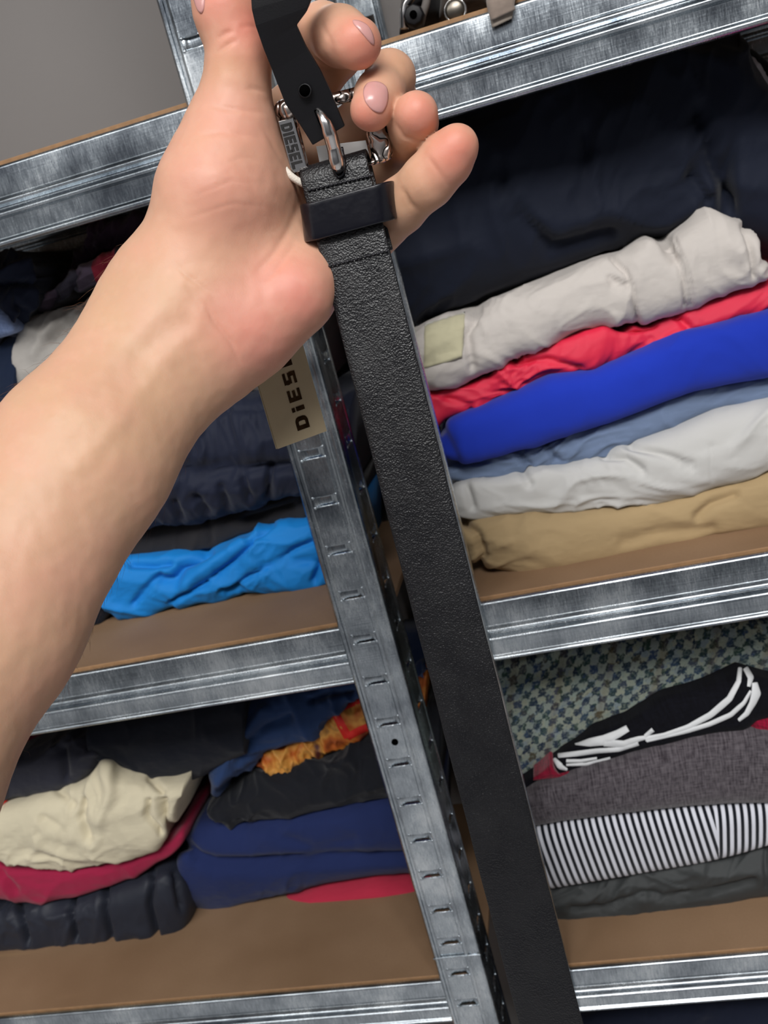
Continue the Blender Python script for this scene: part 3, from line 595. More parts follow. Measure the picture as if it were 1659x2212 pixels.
garment('trousers', 'black cloth on the left middle board next to the cyan-blue jacket', Cc([(-900, 1500), (-400, 1400), (-150, 1380), (60, 1420), (130, 1450)]), Cc([(-900, 1740), (-400, 1700), (-150, 1640), (20, 1585), (130, 1500)]), 0.83, fabric('black_navy', '#101420', 0.1), seed=123, wr=0.002, group=GL, endr=True, depth=0.1)
# ---- left unit, bottom shelf
Ec = lambda pts: crop(pts, 0, 1280, 0.5425)
G1 = 'clothes folded on the left unit, bottom shelf'
pb_b = Ec([(-400, 1420), (0, 1402), (100, 1397), (280, 1387), (420, 1382), (600, 1392), (700, 1388), (795, 1362)])
pb_t = Ec([(-400, 1240), (0, 1230), (130, 1205), (280, 1198), (420, 1160), (560, 1115), (680, 1070), (735, 1060)])
garment('puffer_jacket', 'charcoal quilted puffer jacket lying on the bottom left board', pb_t, pb_b, 0.835, fabric('charcoal_puffer', '#262a36', 0.08, rough=0.55, sheen=0.05, spec=0.35, bump=0.08, wrk=0.08), seed=131, wr=0.0034, fx=20, fz=18, group=G1, endr=True, bulge=0.03,
    grooves=[(Ec([(75, 1210), (80, 1300), (110, 1395)]), -0.008, 6), (Ec([(300, 1190), (275, 1260), (300, 1385)]), -0.008, 6), (Ec([(420, 1160), (410, 1260), (440, 1385)]), -0.007, 6), (Ec([(605, 1110), (590, 1250), (625, 1390)]), -0.008, 6), (Ec([(700, 1120), (720, 1250)]), -0.005, 7)])
cr_t = Ec([(-400, 1040), (0, 1042), (300, 1058), (450, 1040), (600, 1000), (690, 960), (745, 900)])
cr_b = Ec([(-400, 1195), (0, 1192), (200, 1208), (330, 1190), (430, 1160), (550, 1118), (640, 1060), (745, 1012)])
garment('sweatshirt', 'crimson sweatshirt folded between the cream trousers and the charcoal puffer', cr_t, cr_b, 0.835, fabric('crimson_jersey', '#a32046', 0.12, rough=0.8), seed=135, wr=0.0027, fx=9, fz=18, group=G1, endr=True,
    grooves=[(Ec([(0, 1110), (30, 1150), (60, 1190)]), -0.004, 8), (Ec([(20, 1075), (400, 1075)]), -0.003, 6)])
ce_t = Ec([(-400, 800), (0, 830), (200, 782), (350, 722), (450, 668), (490, 690), (600, 732), (700, 725), (765, 712)])
ce_b = Ec([(-400, 1000), (0, 1032), (150, 1052), (300, 1066), (450, 1046), (560, 1022), (650, 1000), (720, 900), (760, 760)])
g_cre = garment('trousers', 'cream twill trousers with a rumpled end in the left lower pile', ce_t, ce_b, 0.830, fabric('cream_twill', '#ded4b8', 0.06, weave=520), seed=139, wr=0.0054, fx=9, fz=13, group=G1, NU=210, NV=52, bulge=0.03,
    grooves=[(Ec([(330, 830), (320, 900), (350, 980)]), -0.006, 9), (Ec([(170, 900), (250, 960)]), -0.004, 9), (Ec([(590, 830), (580, 900), (640, 960)]), -0.006, 6), (Ec([(640, 830), (650, 900), (690, 940)]), -0.009, 10), (Ec([(430, 700), (440, 800), (400, 900)]), 0.005, 14), (Ec([(600, 740), (640, 790)]), -0.005, 8), (Ec([(230, 780), (280, 850)]), -0.004, 10)])
garment('shirt', 'bright red cloth edge at the far left above the cream trousers', Ec([(-400, 790), (-100, 805), (0, 818), (30, 822)]), Ec([(-400, 860), (-100, 860), (0, 855), (30, 835)]), 0.825, fabric('bright_red', '#e02a22', 0.05), seed=141, wr=0.001, group=G1, endr=True)
garment('sweatshirt', 'dark slate sweatshirt above the cream trousers in the left lower pile', Ec([(-400, 700), (0, 650), (120, 600), (300, 550), (420, 560), (450, 640)]), Ec([(-400, 830), (0, 815), (120, 795), (250, 775), (350, 725), (450, 668)]), 0.845, fabric('dark_slate', '#2b2c38', 0.15), seed=143, wr=0.0068, fx=12, fz=16, group=G1, endr=True, grooves=[(Ec([(240, 620), (260, 740)]), -0.006, 10)])
garment('shirt', 'maroon cloth just under the left middle beam beside the forearm', Ec([(-300, 600), (60, 570), (190, 545), (330, 520), (460, 500)]), Ec([(-300, 700), (60, 650), (130, 620), (250, 580), (460, 550)]), 0.87, fabric('maroon_cotton', '#6e1838', 0.1), seed=145, wr=0.002, group=G1)
garment('jacket', 'plain black-navy jacket under the left middle beam, right of the slate sweatshirt', Ec([(380, 480), (600, 440), (800, 400), (1000, 370)]), Ec([(430, 650), (490, 705), (640, 735), (820, 705), (1000, 620)]), 0.855, fabric('ink_navy', '#141824', 0.12), seed=147, wr=0.0041, fx=8, fz=8, bulge=0.03, group=G1, depth=0.1)
rd_t = Ec([(850, 1225), (1000, 1200), (1150, 1160), (1300, 1118), (1500, 1085), (1640, 1090), (1760, 1100)])
rd_b = Ec([(862, 1238), (1000, 1252), (1200, 1236), (1400, 1200), (1640, 1150), (1760, 1120)])
garment('shirt', 'red jersey shirt at the bottom of the pile beside the slotted post', rd_t, rd_b, 0.872, fabric('red_jersey', '#c0304a', 0.06), bulge=0.040, seed=151, wr=0.0014, fx=6, fz=10, group=G1, endl=True)
nv_b = Ec([(705, 1140), (740, 1185), (790, 1225), (860, 1228), (1100, 1182), (1300, 1124), (1500, 1090), (1650, 1085), (1760, 1080)])
nv_m = Ec([(735, 1010), (790, 1060), (850, 1082), (1000, 1085), (1300, 1068), (1600, 1060), (1760, 1050)])
nv_t = Ec([(735, 930), (800, 885), (900, 880), (1000, 892), (1280, 830), (1530, 780), (1760, 740)])
nvm = fabric('navy_twill', '#222f5e', 0.10)
garment('sweatshirt', 'navy sweatshirt folded twice above the red shirt beside the post', nv_t, nv_b, 0.868, nvm, seed=155, wr=0.0030, fx=7, fz=12, group=G1, endl=True, NV=44, bulge=0.035,
    grooves=[(nv_m, -0.010, 12), (Ec([(1100, 960), (1250, 1030), (1400, 1000)]), -0.003, 14)])
garment('trousers', 'black trousers slanting over the navy sweatshirt near the post', Ec([(825, 810), (950, 745), (1050, 712), (1200, 680), (1350, 602), (1470, 540), (1760, 420)]), [(x, y + 4) for x, y in Ec([(850, 850), (940, 890), (1100, 872), (1280, 832), (1530, 782), (1760, 740)])], 0.868, fabric('soft_black', '#191b22', 0.15), seed=159, wr=0.0068, fx=10, fz=16, group=G1, endl=True, bulge=0.03)
def mat_print():
    t = NT('orange_print'); ob = t.coord('Object'); n1 = t.noise(ob, 38, 3); n2 = t.noise(ob, 90, 3)
    col = t.ramp(n1, [(0.30, lin('#7a2f14')), (0.45, lin('#c8651d')), (0.58, lin('#e7a54c')), (0.72, lin('#54221c'))])
    t.set(Base_Color=col, Roughness=0.6); t.bump(n2, 0.3, 0.002); return t.m
g_or = garment('printed_shirt', 'orange-brown printed shirt with a red border, near the post', Ec([(1005, 672), (1090, 612), (1180, 580), (1270, 552), (1330, 465), (1430, 395), (1700, 280)]), Ec([(1035, 712), (1090, 722), (1160, 700), (1350, 605), (1470, 548), (1700, 440)]), 0.868, mat_print(), seed=163, wr=0.0054, fx=26, fz=30, group=G1, endl=True)
bv = bvh_of(g_or); REDT = mat_plain('red_trim', '#e6251d', 0.6)
for ln in ([(1330, 470, 30), (1360, 530, 34), (1385, 575, 34)], [(1330, 472, 26), (1400, 440, 30), (1440, 420, 34)], [(1385, 575, 30), (1430, 550, 30), (1465, 535, 30)]):
    ribbon('red_border', bv, [(p[0] * .5425, 1280 + p[1] * .5425, p[2] * .5425) for p in ln], 14, REDT, g_or, n=14, height=0.001)
garment('jacket', 'blue denim-like jacket bunched under the beam near the slotted post', Ec([(900, 520), (1000, 400), (1200, 340), (1400, 310), (1700, 260)]), Ec([(810, 725), (880, 772), (930, 745), (1000, 665), (1100, 602), (1260, 562), (1330, 470), (1420, 400), (1700, 300)]), 0.872, fabric('blue_denim', '#2b4370', 0.14), seed=167, wr=0.0074, fx=14, fz=12, group=G1, endl=True, bulge=0.03,
    grooves=[(Ec([(960, 620), (1060, 540), (1150, 500)]), -0.006, 8), (Ec([(870, 740), (950, 600), (1050, 470)]), 0.005, 12), (Ec([(1240, 430), (1300, 400), (1390, 400)]), -0.007, 9)])
# ---- bottom row under the lowest beam in view
garment('jacket', 'navy cloth under the lowest beam at the bottom right corner', [(1245, 2192), (1350, 2180), (1500, 2165), (1800, 2140)], [(1400, 2800), (1500, 2780), (1650, 2750), (1900, 2700)], 0.80, fabric('navy_low', '#181e30', 0.1), seed=171, wr=0.004, bulge=0.03, depth=0.15)
# ------------------------------------------------------------------ hand and arm (one continuous body, grown from a distance field)
def cc(px, py, d): return np.array([(px - W / 2) / F * d, -(py - H / 2) / F * d, -d])     # camera-frame point
def smin(a, b, k):
    h = np.clip(0.5 + 0.5 * (b - a) / k, 0, 1); return b * (1 - h) + a * h - k * h * (1 - h)
def cone(P, a, b, ra, rb, flat=None):
    ab = b - a; t = np.clip(((P - a) @ ab) / (ab @ ab), 0, 1); q = P - (a + t[:, None] * ab); r = ra + (rb - ra) * t
    if flat is not None:
        n, k = flat; comp = q @ n; q = q + np.outer(comp * (1 / k - 1), n)
        return (np.linalg.norm(q, axis=1) - r) * (0.5 + 0.5 * k)
    return np.linalg.norm(q, axis=1) - r
PALM_N = np.array([0.05, -0.05, 1.0]); PALM_N /= np.linalg.norm(PALM_N)
def chain(P, pts, k):
    out = None
    for a, b in zip(pts[:-1], pts[1:]):
        d = cone(P, cc(*a[:3]), cc(*b[:3]), a[3] / 1000, b[3] / 1000); out = d if out is None else smin(out, d, k)
    return out
FINGERS = {
 'index': [(615, 262, .440, 12.5), (732, 112, .432, 10.6), (697, 66, .402, 10.6), (735, 78, .388, 11.2), (770, 93, .379, 10.2)],
 'middle': [(690, 340, .445, 12.5), (846, 208, .436, 10.6), (843, 166, .408, 10.4), (818, 206, .395, 9.7), (802, 236, .387, 8.9)],
 'ring': [(735, 445, .445, 12), (846, 338, .434, 10.2), (884, 298, .408, 9.6), (892, 268, .396, 9.9), (899, 247, .388, 9.3)],
 'little': [(770, 548, .442, 12), (866, 444, .412, 11.3), (926, 390, .398, 10.9), (965, 345, .392, 10.6), (988, 316, .388, 9.0)],
}
THUMB = [(495, 320, .406, 19.5), (505, 248, .403, 15.8), (513, 165, .398, 12.6), (517, 105, .395, 11.8), (490, 28, .392, 12.8), (450, -50, .392, 9.5)]
THENAR = [(415, 585, .414, 21), (470, 420, .407, 24), (495, 320, .407, 19.5)]
THENAR2 = [(480, 560, .418, 18), (560, 410, .418, 17)]
HYPO = [(500, 725, .418, 14), (560, 700, .413, 15.5), (640, 634, .414, 15.2), (688, 572, .424, 14)]
META = [[(430, 610, .424, 18), (615, 262, .440, 12.5)], [(455, 650, .424, 17), (690, 340, .445, 12.5)], [(490, 690, .424, 16), (735, 445, .445, 12)], [(520, 715, .424, 14), (770, 548, .442, 12)]]
WR = cc(395, 695, .416); FA = cc(172, 994, .392); FB = cc(-42, 1346, .368); EL = cc(-300, 1750, .335)
UA = np.array([-0.255, -0.265, -0.215])
def body_sdf(P):
    d = cone(P, FA, WR, .0366, .0335, (PALM_N, .72))
    d = smin(d, cone(P, FB, FA, .0382, .0366, (PALM_N, .80)), .010)
    d = smin(d, cone(P, EL, FB, .0390, .0382, (PALM_N, .88)), .010)
    d = smin(d, cone(P, EL, UA, .0410, .0480), .02)
    mk = np.linalg.norm(P - HC, axis=1) < .145
    if mk.any(): d[mk] = hand_sdf(P[mk], d[mk])
    return d
HC = cc(640, 400, .42)
def hand_sdf(P, d):
    palm = None
    for m in META:
        q = chain(P, m, .01); palm = q if palm is None else smin(palm, q, .014)
    palm = smin(palm, chain(P, HYPO, .012), .014)
    th = smin(chain(P, THENAR, .014), chain(P, THENAR2, .01), .016)
    palm = smin(palm, th, .011)
    palm = smin(palm, cone(P, cc(395, 695, .417), cc(520, 600, .424), .030, .026, (PALM_N, .72)), .02)
    d = smin(d, palm, .024)
    fing = None
    for k, v in FINGERS.items():
        q = chain(P, v, .0045); fing = q if fing is None else smin(fing, q, .0012)
    d = smin(d, fing, .006)
    d = smin(d, chain(P, THUMB, .007), .010)
    return d
def build_body(h=0.0010, m=4):
    pts = [cc(*p[:3]) for v in list(FINGERS.values()) + [THUMB, THENAR, HYPO] for p in v] + [WR, FA, FB, EL, UA]
    lo = np.min(pts, 0) - 0.06; hi = np.max(pts, 0) + 0.06
    n = np.ceil((hi - lo) / (h * m)).astype(int) + 2
    g = np.stack(np.meshgrid(*[np.arange(k) for k in n], indexing='ij'), -1).reshape(-1, 3)
    C = body_sdf(lo + (g + 0.5) * h * m)
    act = g[np.abs(C) < h * m * 1.5]
    N1, N2 = (n[1] + 2) * m, (n[2] + 2) * m
    lid = lambda q: (q[:, 0] * N1 + q[:, 1]) * N2 + q[:, 2]
    def expand(k): 
        o = np.stack(np.meshgrid(*[np.arange(k)] * 3, indexing='ij'), -1).reshape(-1, 3); return (act[:, None, :] * m + o[None]).reshape(-1, 3)
    cells = expand(m); P_ = expand(m + 1); u, first = np.unique(lid(P_), return_index=True); P_ = P_[first]
    val = np.concatenate([body_sdf(lo + P_[i:i + 300000] * h) for i in range(0, len(P_), 300000)])
    corners = [np.array((a, b, c)) for a in (0, 1) for b in (0, 1) for c in (0, 1)]
    cv = np.stack([val[np.searchsorted(u, lid(cells + c))] for c in corners], 1); ins = cv < 0; k = ins.sum(1); keep = (k > 0) & (k < 8)
    cells = cells[keep]; cv = cv[keep]; ins = ins[keep]; acc = np.zeros((len(cells), 3)); cnt = np.zeros(len(cells)); base_ = np.array(corners, float)
    for i in range(8):
        for ax in range(3):
            if corners[i][ax]: continue
            j = i + (4, 2, 1)[ax]; mm = ins[:, i] != ins[:, j]; t = np.where(mm, cv[:, i] / np.where(mm, cv[:, i] - cv[:, j], 1), 0)
            pos = np.tile(base_[i], (len(cells), 1)); pos[:, ax] += t; acc += pos * mm[:, None]; cnt += mm
    V = (cells + acc / cnt[:, None]) * h + lo
    cid = lid(cells); order = np.argsort(cid); sc = cid[order]; Fc = []
    for ax in range(3):
        b, c = [(1, 2), (2, 0), (0, 1)][ax]; j = (4, 2, 1)[ax]; mm = ins[:, 0] != ins[:, j]; J = cells[mm]; fl = ins[mm, 0]
        q = []
        for db, dc in ((-1, -1), (0, -1), (0, 0), (-1, 0)):
            K = J.copy(); K[:, b] += db; K[:, c] += dc; l = lid(K); p = np.minimum(np.searchsorted(sc, l), len(sc) - 1); q.append(np.where(sc[p] == l, order[p], -1))
        q = np.stack(q, 1); ok = (q >= 0).all(1); q = q[ok]; fl = fl[ok]; q[~fl] = q[~fl][:, ::-1]; Fc.append(q)
    return V, np.concatenate(Fc)
bV, bF = build_body()
bV = bV @ R.T + np.array([0, 0, CZ])
me = bpy.data.meshes.new('person'); me.vertices.add(len(bV)); me.vertices.foreach_set('co', bV.astype(np.float32).ravel())
me.loops.add(len(bF) * 4); me.loops.foreach_set('vertex_index', bF.astype(np.int32).ravel())
me.polygons.add(len(bF)); me.polygons.foreach_set('loop_start', np.arange(0, len(bF) * 4, 4, dtype=np.int32))
me.update(calc_edges=True); me.validate()
bm = bmesh.new(); bm.from_mesh(me)
for _ in range(2): bmesh.ops.smooth_vert(bm, verts=bm.verts, factor=0.5, use_axis_x=True, use_axis_y=True, use_axis_z=True)
bmesh.ops.recalc_face_normals(bm, faces=bm.faces); bm.normal_update(); bm.to_mesh(me); bm.free()
nV = len(me.vertices); co = np.zeros(nV * 3, np.float32); me.vertices.foreach_get('co', co); co = co.reshape(-1, 3).astype(float)
nr = np.zeros(nV * 3, np.float32); me.vertex_normals.foreach_get('vector', nr); nr = nr.reshape(-1, 3).astype(float)
vd = co - np.array([0, 0, CZ]); vdist = vd @ -R[:, 2]; vd /= np.linalg.norm(vd, axis=1, keepdims=True)
facing = -(nr * vd).sum(1); px = proj(co)
CREASE = [  # (line, depth mm, half-width px, near, far)
 ([(372, 560), (397, 590), (443, 624), (470, 640)], .5, 4), ([(440, 650), (460, 691), (498, 738), (523, 792)], .9, 4), ([(395, 610), (440, 668)], .3, 5),
 ([(650, 420), (628, 490), (590, 550), (545, 600)], .6, 8), ([(640, 520), (600, 580), (570, 610)], .5, 5),
 ([(515, 58), (540, 56), (566, 62)], .5, 4), ([(466, 87), (487, 72), (505, 66)], .6, 5), ([(465, 117), (490, 98), (515, 84)], .6, 5), ([(527, 189), (555, 193), (580, 200)], .5, 4), ([(432, 225), (500, 235), (590, 246)], .45, 5),
 ([(390, 300), (480, 285), (590, 300)], .3, 5), ([(560, 262), (600, 330), (640, 400)], .4, 5), ([(420, 380), (520, 340), (600, 350)], .2, 4), ([(400, 430), (500, 390), (600, 400)], .2, 4), ([(380, 480), (500, 440), (610, 450)], .2, 5),
 ([(918, 330), (945, 368), (976, 412)], .55, 5), ([(866, 402), (886, 440), (912, 462)], .9, 6), ([(852, 262), (872, 296), (905, 306), (934, 302)], .8, 4),
 ([(690, 40), (702, 66), (722, 100)], .4, 5), ([(846, 118), (872, 150), (888, 180)], -.3, 9)]
disp = np.zeros(nV); front = np.clip(facing * 3, 0, 1)
for ln, amp, wpx in CREASE:
    dd, ww = polytaper(px, ln); disp -= amp / 1000 * np.exp(-(dd / wpx) ** 2) * front * ww
# tendons and veins on the inside of the wrist, soft lumps of the palm
for ln, amp, wpx in [([(120, 900), (260, 760), (390, 620)], .35, 22), ([(170, 1010), (300, 850), (430, 690)], .45, 24), ([(300, 760), (350, 720), (400, 700)], -.8, 30)]: disp += amp / 1000 * np.exp(-(polydist(px, ln) / wpx) ** 2) * front
disp += 0.00022 * pn(co * 60) + 0.00018 * pn(co * 170)
co2 = co + nr * disp[:, None]; me.vertices.foreach_set('co', co2.astype(np.float32).ravel()); me.update()
def L3(h): return np.array(lin(h)[:3])
base = np.tile(L3('#d6aa8c'), (nV, 1))
def tint(col, centres, w, rpx):
    global base
    k = np.zeros(nV)
    for c in centres:
        p = cc(*c[:3]) @ R.T + np.array([0, 0, CZ]); r = (c[3] if len(c) > 3 else rpx) / F * c[2]
        k = np.maximum(k, np.exp(-(np.linalg.norm(co - p, axis=1) / r) ** 2))
    base = base * (1 - (w * k)[:, None]) + L3(col) * (w * k)[:, None]
tint('#d3a984', [(330, 700, .395, 160), (160, 900, .37, 150), (230, 830, .38, 150), (420, 640, .395, 90)], .45, 150)
tint('#e3a08c', [(480, 400, .385, 150), (500, 280, .39, 110), (620, 600, .395, 120), (560, 700, .40, 110)], .8, 120)
tint('#e0877a', [(500, 690, .40, 75), (560, 720, .40, 90), (640, 650, .40, 80), (590, 640, .40, 70)], .65, 70)
tint('#e58474', [(790, 105, .375, 55), (770, 85, .372, 60), (790, 250, .382, 55), (800, 232, .385, 40), (905, 240, .38, 60), (985, 330, .382, 75), (530, 60, .385, 80), (470, 0, .38, 70)], .75, 60)
tint('#d6a27c', [(700, 66, .392, 40), (860, 165, .40, 55), (870, 310, .40, 40), (900, 425, .40, 50), (490, 150, .387, 40)], .55, 40)
lum = 1 + 0.05 * pn(co * 40)[:, None]; base = np.clip(base * lum * 0.90, 0, 1)
ca = me.color_attributes.new('Col', 'FLOAT_COLOR', 'POINT'); ca.data.foreach_set('color', np.c_[base, np.ones(nV)].astype(np.float32).ravel())
me.materials.append(SKIN); me.polygons.foreach_set('use_smooth', np.ones(len(me.polygons), bool))
body = link(bpy.data.objects.new('person', me))
tag(body, 'bare left arm and open hand, palm forward, holding up the black belt', 'person')
NAIL = NT('fingernail'); NAIL.set(Base_Color=lin('#cf9a95'), Roughness=0.25, Specular_IOR_Level=0.5, Subsurface_Weight=0.15, Subsurface_Scale=0.003); NAIL = NAIL.m
bbv = BVHTree.FromPolygons([Vector(v) for v in co2], [tuple(p.vertices) for p in me.polygons])
patch('fingernail', bbv, [(788, 172), (844, 182), (830, 256), (782, 222)], 15, 17, 0.0003, NAIL, body, dome=0.0005, shape='oval')
patch('fingernail', bbv, [(752, 38), (800, 52), (814, 108), (782, 74)], 13, 13, 0.0002, NAIL, body, dome=0.0004, shape='oval')
patch('fingernail', bbv, [(408, -50), (442, -56), (444, 30), (425, 28)], 13, 17, 0.0003, NAIL, body, dome=0.0005, shape='oval')

# fine hairs along the back edges of the forearm
HAIR = mat_plain('arm_hair', '#6b4a35', 0.6)
rnd = random.Random(7); cand = np.where((facing < 0.12) & (facing > -0.9) & (px[:, 0] > -60) & (px[:, 0] < 420) & (px[:, 1] > 520) & (px[:, 1] < 1700))[0]
parts = []
for k in range(420):
    i = int(cand[rnd.randrange(len(cand))]); p = Vector(co2[i]); n = Vector(nr[i]); ax = Vector((WR - FA) @ R.T).normalized()
    tdir = (ax * rnd.uniform(-1.0, -0.2) + n * rnd.uniform(0.25, 0.7) + Vector([rnd.uniform(-.3, .3) for _ in range(3)])).normalized(); ln = rnd.uniform(0.003, 0.008)
    parts.append(tube([p, p + tdir * ln * 0.5, p + (tdir * 0.9 + ax * -0.35) * ln], [0.00005, 0.00004, 0.00001], 3, cap=False))
hr = mesh_obj('arm_hair', *join(parts), HAIR, body); hr['kind'] = 'stuff'
# ------------------------------------------------------------------ the belt
belt = empty('belt'); tag(belt, 'black grained leather belt hanging from the hand by its silver buckle', 'belt')
zt = at(752, 336, 0.413)[2]; z0 = at(770, 560, .413)[2]; z1 = at(1137, 2010, .366)[2]; zb = at(1180, 2420, .355)[2]
def bY(z): return .413 + (z - z0) / (z1 - z0) * (.366 - .413)
BW = 0.0303
def strap_path():
    pts = []
    for z in np.linspace(z0, zt - 0.004, 14): pts.append((bY(z) + 0.0092, z))
    for k in range(1, 8):
        a = math.pi * k / 8; pts.append((bY(zt) + 0.0046 + 0.0046 * math.cos(a), zt - 0.004 + 0.0046 * math.sin(a)))
    for z in np.r_[np.linspace(zt - 0.004, z0, 20), np.linspace(z0, zb, 120)[1:]]: pts.append((bY(z), z))
    return pts
sp = strap_path(); V = []; NX = 15
for i, (y, z) in enumerate(sp):
    a = np.array(sp[max(i - 1, 0)]); b = np.array(sp[min(i + 1, len(sp) - 1)]); t = (b - a) / np.linalg.norm(b - a); n = np.array([-t[1], t[0]])
    cx = -.1885 * bY(z)
    for j in range(NX):
        s = -1 + 2 * j / (NX - 1); e = 0.0010 * max(0, abs(s) - 0.80) / 0.20
        wv = 0.0003 * noise.noise(Vector((s * 2, z * 30, 1)))
        V.append((cx + s * BW / 2 + 0.0004 * noise.noise(Vector((3, z * 22, 0))), y - n[0] * 0 + e * e * 400 + wv, z))
strap = mesh_obj('strap', V, grid_faces(len(sp), NX), LEATHER, belt)
m = strap.modifiers.new('thickness', 'SOLIDIFY'); m.thickness = 0.0024; m.offset = 0
bevel(strap, 0.0005, 2)
def bp(px, py, off=0.0):                     # point on (or in front of) the belt face
    Y = .40
    for _ in range(6): p = at(px, py, Y); Y = bY(p[2]) - off
    return np.array(at(px, py, Y))
THREAD = mat_plain('black_thread', '#1c1c22', 0.55, bump=0.3, bscale=2000)
for (a, b, n) in (((664, 412), (808, 378), 15), ((699, 578), (840, 541), 15)):
    for k in range(n):
        t0, t1 = (k + 0.1) / n, (k + 0.85) / n; a_, b_ = np.array(a), np.array(b)
        q = [bp(*(a_ + (b_ - a_) * (t0 + (t1 - t0) * w)), 0.0013 + 0.0007 * math.sin(math.pi * w)) for w in (0, .3, .7, 1)]
        mesh_obj('stitch', *tube(q, [0.0003, 0.0006, 0.0006, 0.0003], 6), THREAD, belt)
# keeper loop
def rrect(hx, hy, r, n=6):
    out = []
    for cx, cy, a0 in ((hx - r, hy - r, 0), (-hx + r, hy - r, 90), (-hx + r, -hy + r, 180), (hx - r, -hy + r, 270)):
        for k in range(n + 1):
            a = math.radians(a0 + 90 * k / n); out.append((cx + r * math.cos(a), cy + r * math.sin(a)))
    return out
kc = bp(751, 458); V = []
prof = rrect(0.0188, 0.0072, 0.0062); no = len(prof)
for z in np.linspace(-0.0078, 0.0078, 9):
    for x, y in prof: V.append((kc[0] + x + 0.0012 * z / 0.008, kc[1] + 0.0030 + y, kc[2] + z + 0.0012 * (1 - (x / 0.0188) ** 2) * 0 - (0.0006 if y < 0 else 0) * (1 - (x / 0.0188) ** 2)))
keep = mesh_obj('keeper_loop', V, grid_faces(9, no, True), LEATHER_SM, belt)
m = keep.modifiers.new('thickness', 'SOLIDIFY'); m.thickness = 0.0024; m.offset = 1; bevel(keep, 0.0006, 2)
def slab_early(quad, Y, th):
    P = [at(*p, Y) for p in quad]; Q = [p + np.array([0, th, 0]) for p in P]
    return P + Q, [(0, 1, 2, 3), (7, 6, 5, 4)] + [(k, (k + 1) % 4, 4 + (k + 1) % 4, 4 + k) for k in range(4)]
# buckle frame: ring between two four-cornered outlines
def frame_ring(outer, inner, Y0, Y1, n=12, bul=0.0012):
    def ring(q):
        q = [np.array(p, float) for p in q]; out = []
        for i in range(4):
            a, b = q[i], q[(i + 1) % 4]
            for k in range(n): out.append(a + (b - a) * k / n)
        out = np.array(out)
        for _ in range(2): out = (np.roll(out, 1, 0) + 2 * out + np.roll(out, -1, 0)) / 4
        return out
    O, I = ring(outer), ring(inner); V = []; N = len(O)
    for w, dy in ((0, 0.0), (0.0, -1), (0.18, -1.35), (0.5, -1.6), (0.82, -1.35), (1.0, -1), (1.0, 0)):
        for k in range(N):
            p = O[k] * (1 - w) + I[k] * w; V.append(at(p[0], p[1], Y0 + dy * (Y0 - Y1) / 1.6))
    return V, grid_faces(7, N, True) + [(6 * N + k, 6 * N + (k + 1) % N, (k + 1) % N, k) for k in range(N)]
buck = mesh_obj('buckle_frame', *frame_ring([(597, 232), (812, 176), (853, 346), (640, 394)], [(641, 252), (772, 216), (806, 346), (672, 376)], .4275, .4225), PEWTER, belt)
buck['label'] = 'engraved silver buckle frame with raised lettering on one bar'
lobe = [at(617 + 24 * math.cos(t), 236 + 22 * math.sin(t), .422) for t in np.linspace(0, 2 * math.pi, 20)]
V = [at(617, 236, .4208)]; Fl = []
for rr, yy in ((.45, .4208), (.8, .4213), (1.0, .4235), (1.0, .427)):
    V += [at(617 + 25 * rr * math.cos(t), 236 + 23 * rr * math.sin(t), yy) for t in np.linspace(0, 2 * math.pi, 20, endpoint=False)]
Fl = [(0, 1 + k, 1 + (k + 1) % 20) for k in range(20)] + [(1 + r * 20 + k, 1 + r * 20 + (k + 1) % 20, 1 + (r + 1) * 20 + (k + 1) % 20, 1 + (r + 1) * 20 + k) for r in range(3) for k in range(20)]
mesh_obj('buckle_ornament', V, Fl, PEWTER, belt)
plate = mesh_obj('letter_plate', *slab_early([(600, 262), (634, 254), (664, 366), (630, 376)], .4222, 0.0012), CHROME, buck, smooth=False); bevel(plate, 0.0003, 2)
# lettering: block letters from strokes, height 1, pen coordinates (x right, y up)
GLY = {'D': ([(0, 0), (.55, 0), (.74, .12), (.8, .3), (.8, .7), (.74, .88), (.55, 1), (0, 1)], [(.27, .24), (.48, .24), (.53, .34), (.53, .66), (.48, .76), (.27, .76)]),
       'E': [(0, 0, .26, 1), (.26, 0, .72, .22), (.26, .39, .66, .61), (.26, .78, .72, 1)], 'I': [(0, 0, .27, 1)], 'i': [(0, 0, .27, .66), (0, .76, .27, 1)],
       'L': [(0, 0, .27, 1), (.27, 0, .7, .23)], 'S': [(0, 0, .72, .21), (.47, .21, .74, .45), (.04, .40, .70, .61), (0, .58, .27, .8), (.03, .79, .72, 1)]}
def letter_mesh(ch, place, h0, h1):
    """place(x, y, lift) -> point; letters are solid from h0 to h1"""
    g = GLY[ch]; parts = []
    if isinstance(g, tuple):
        o = resample(list(g[0]) + [g[0][0]], 41)[:-1]; i = resample(list(g[1]) + [g[1][0]], 41)[:-1]; n = 40
        i = np.array([i[np.argmin(np.linalg.norm(i - (np.array([.4, .5]) + (p - [.4, .5]) * .5), axis=1))] for p in o])
        V = [place(*p, h1) for p in o] + [place(*p, h1) for p in i] + [place(*p, h0) for p in o] + [place(*p, h0) for p in i]
        for k in range(n):
            j = (k + 1) % n; parts += [(k, j, n + j, n + k), (k, j, 2 * n + j, 2 * n + k), (n + k, n + j, 3 * n + j, 3 * n + k)]
        return V, parts
    V, Fc = [], []
    for x0, y0, x1, y1 in g:
        b = len(V); V += [place(x, y, h) for h in (h1, h0) for x, y in ((x0, y0), (x1, y0), (x1, y1), (x0, y1))]
        Fc += [(b, b + 1, b + 2, b + 3)] + [(b + k, b + (k + 1) % 4, b + 4 + (k + 1) % 4, b + 4 + k) for k in range(4)]
    return V, Fc
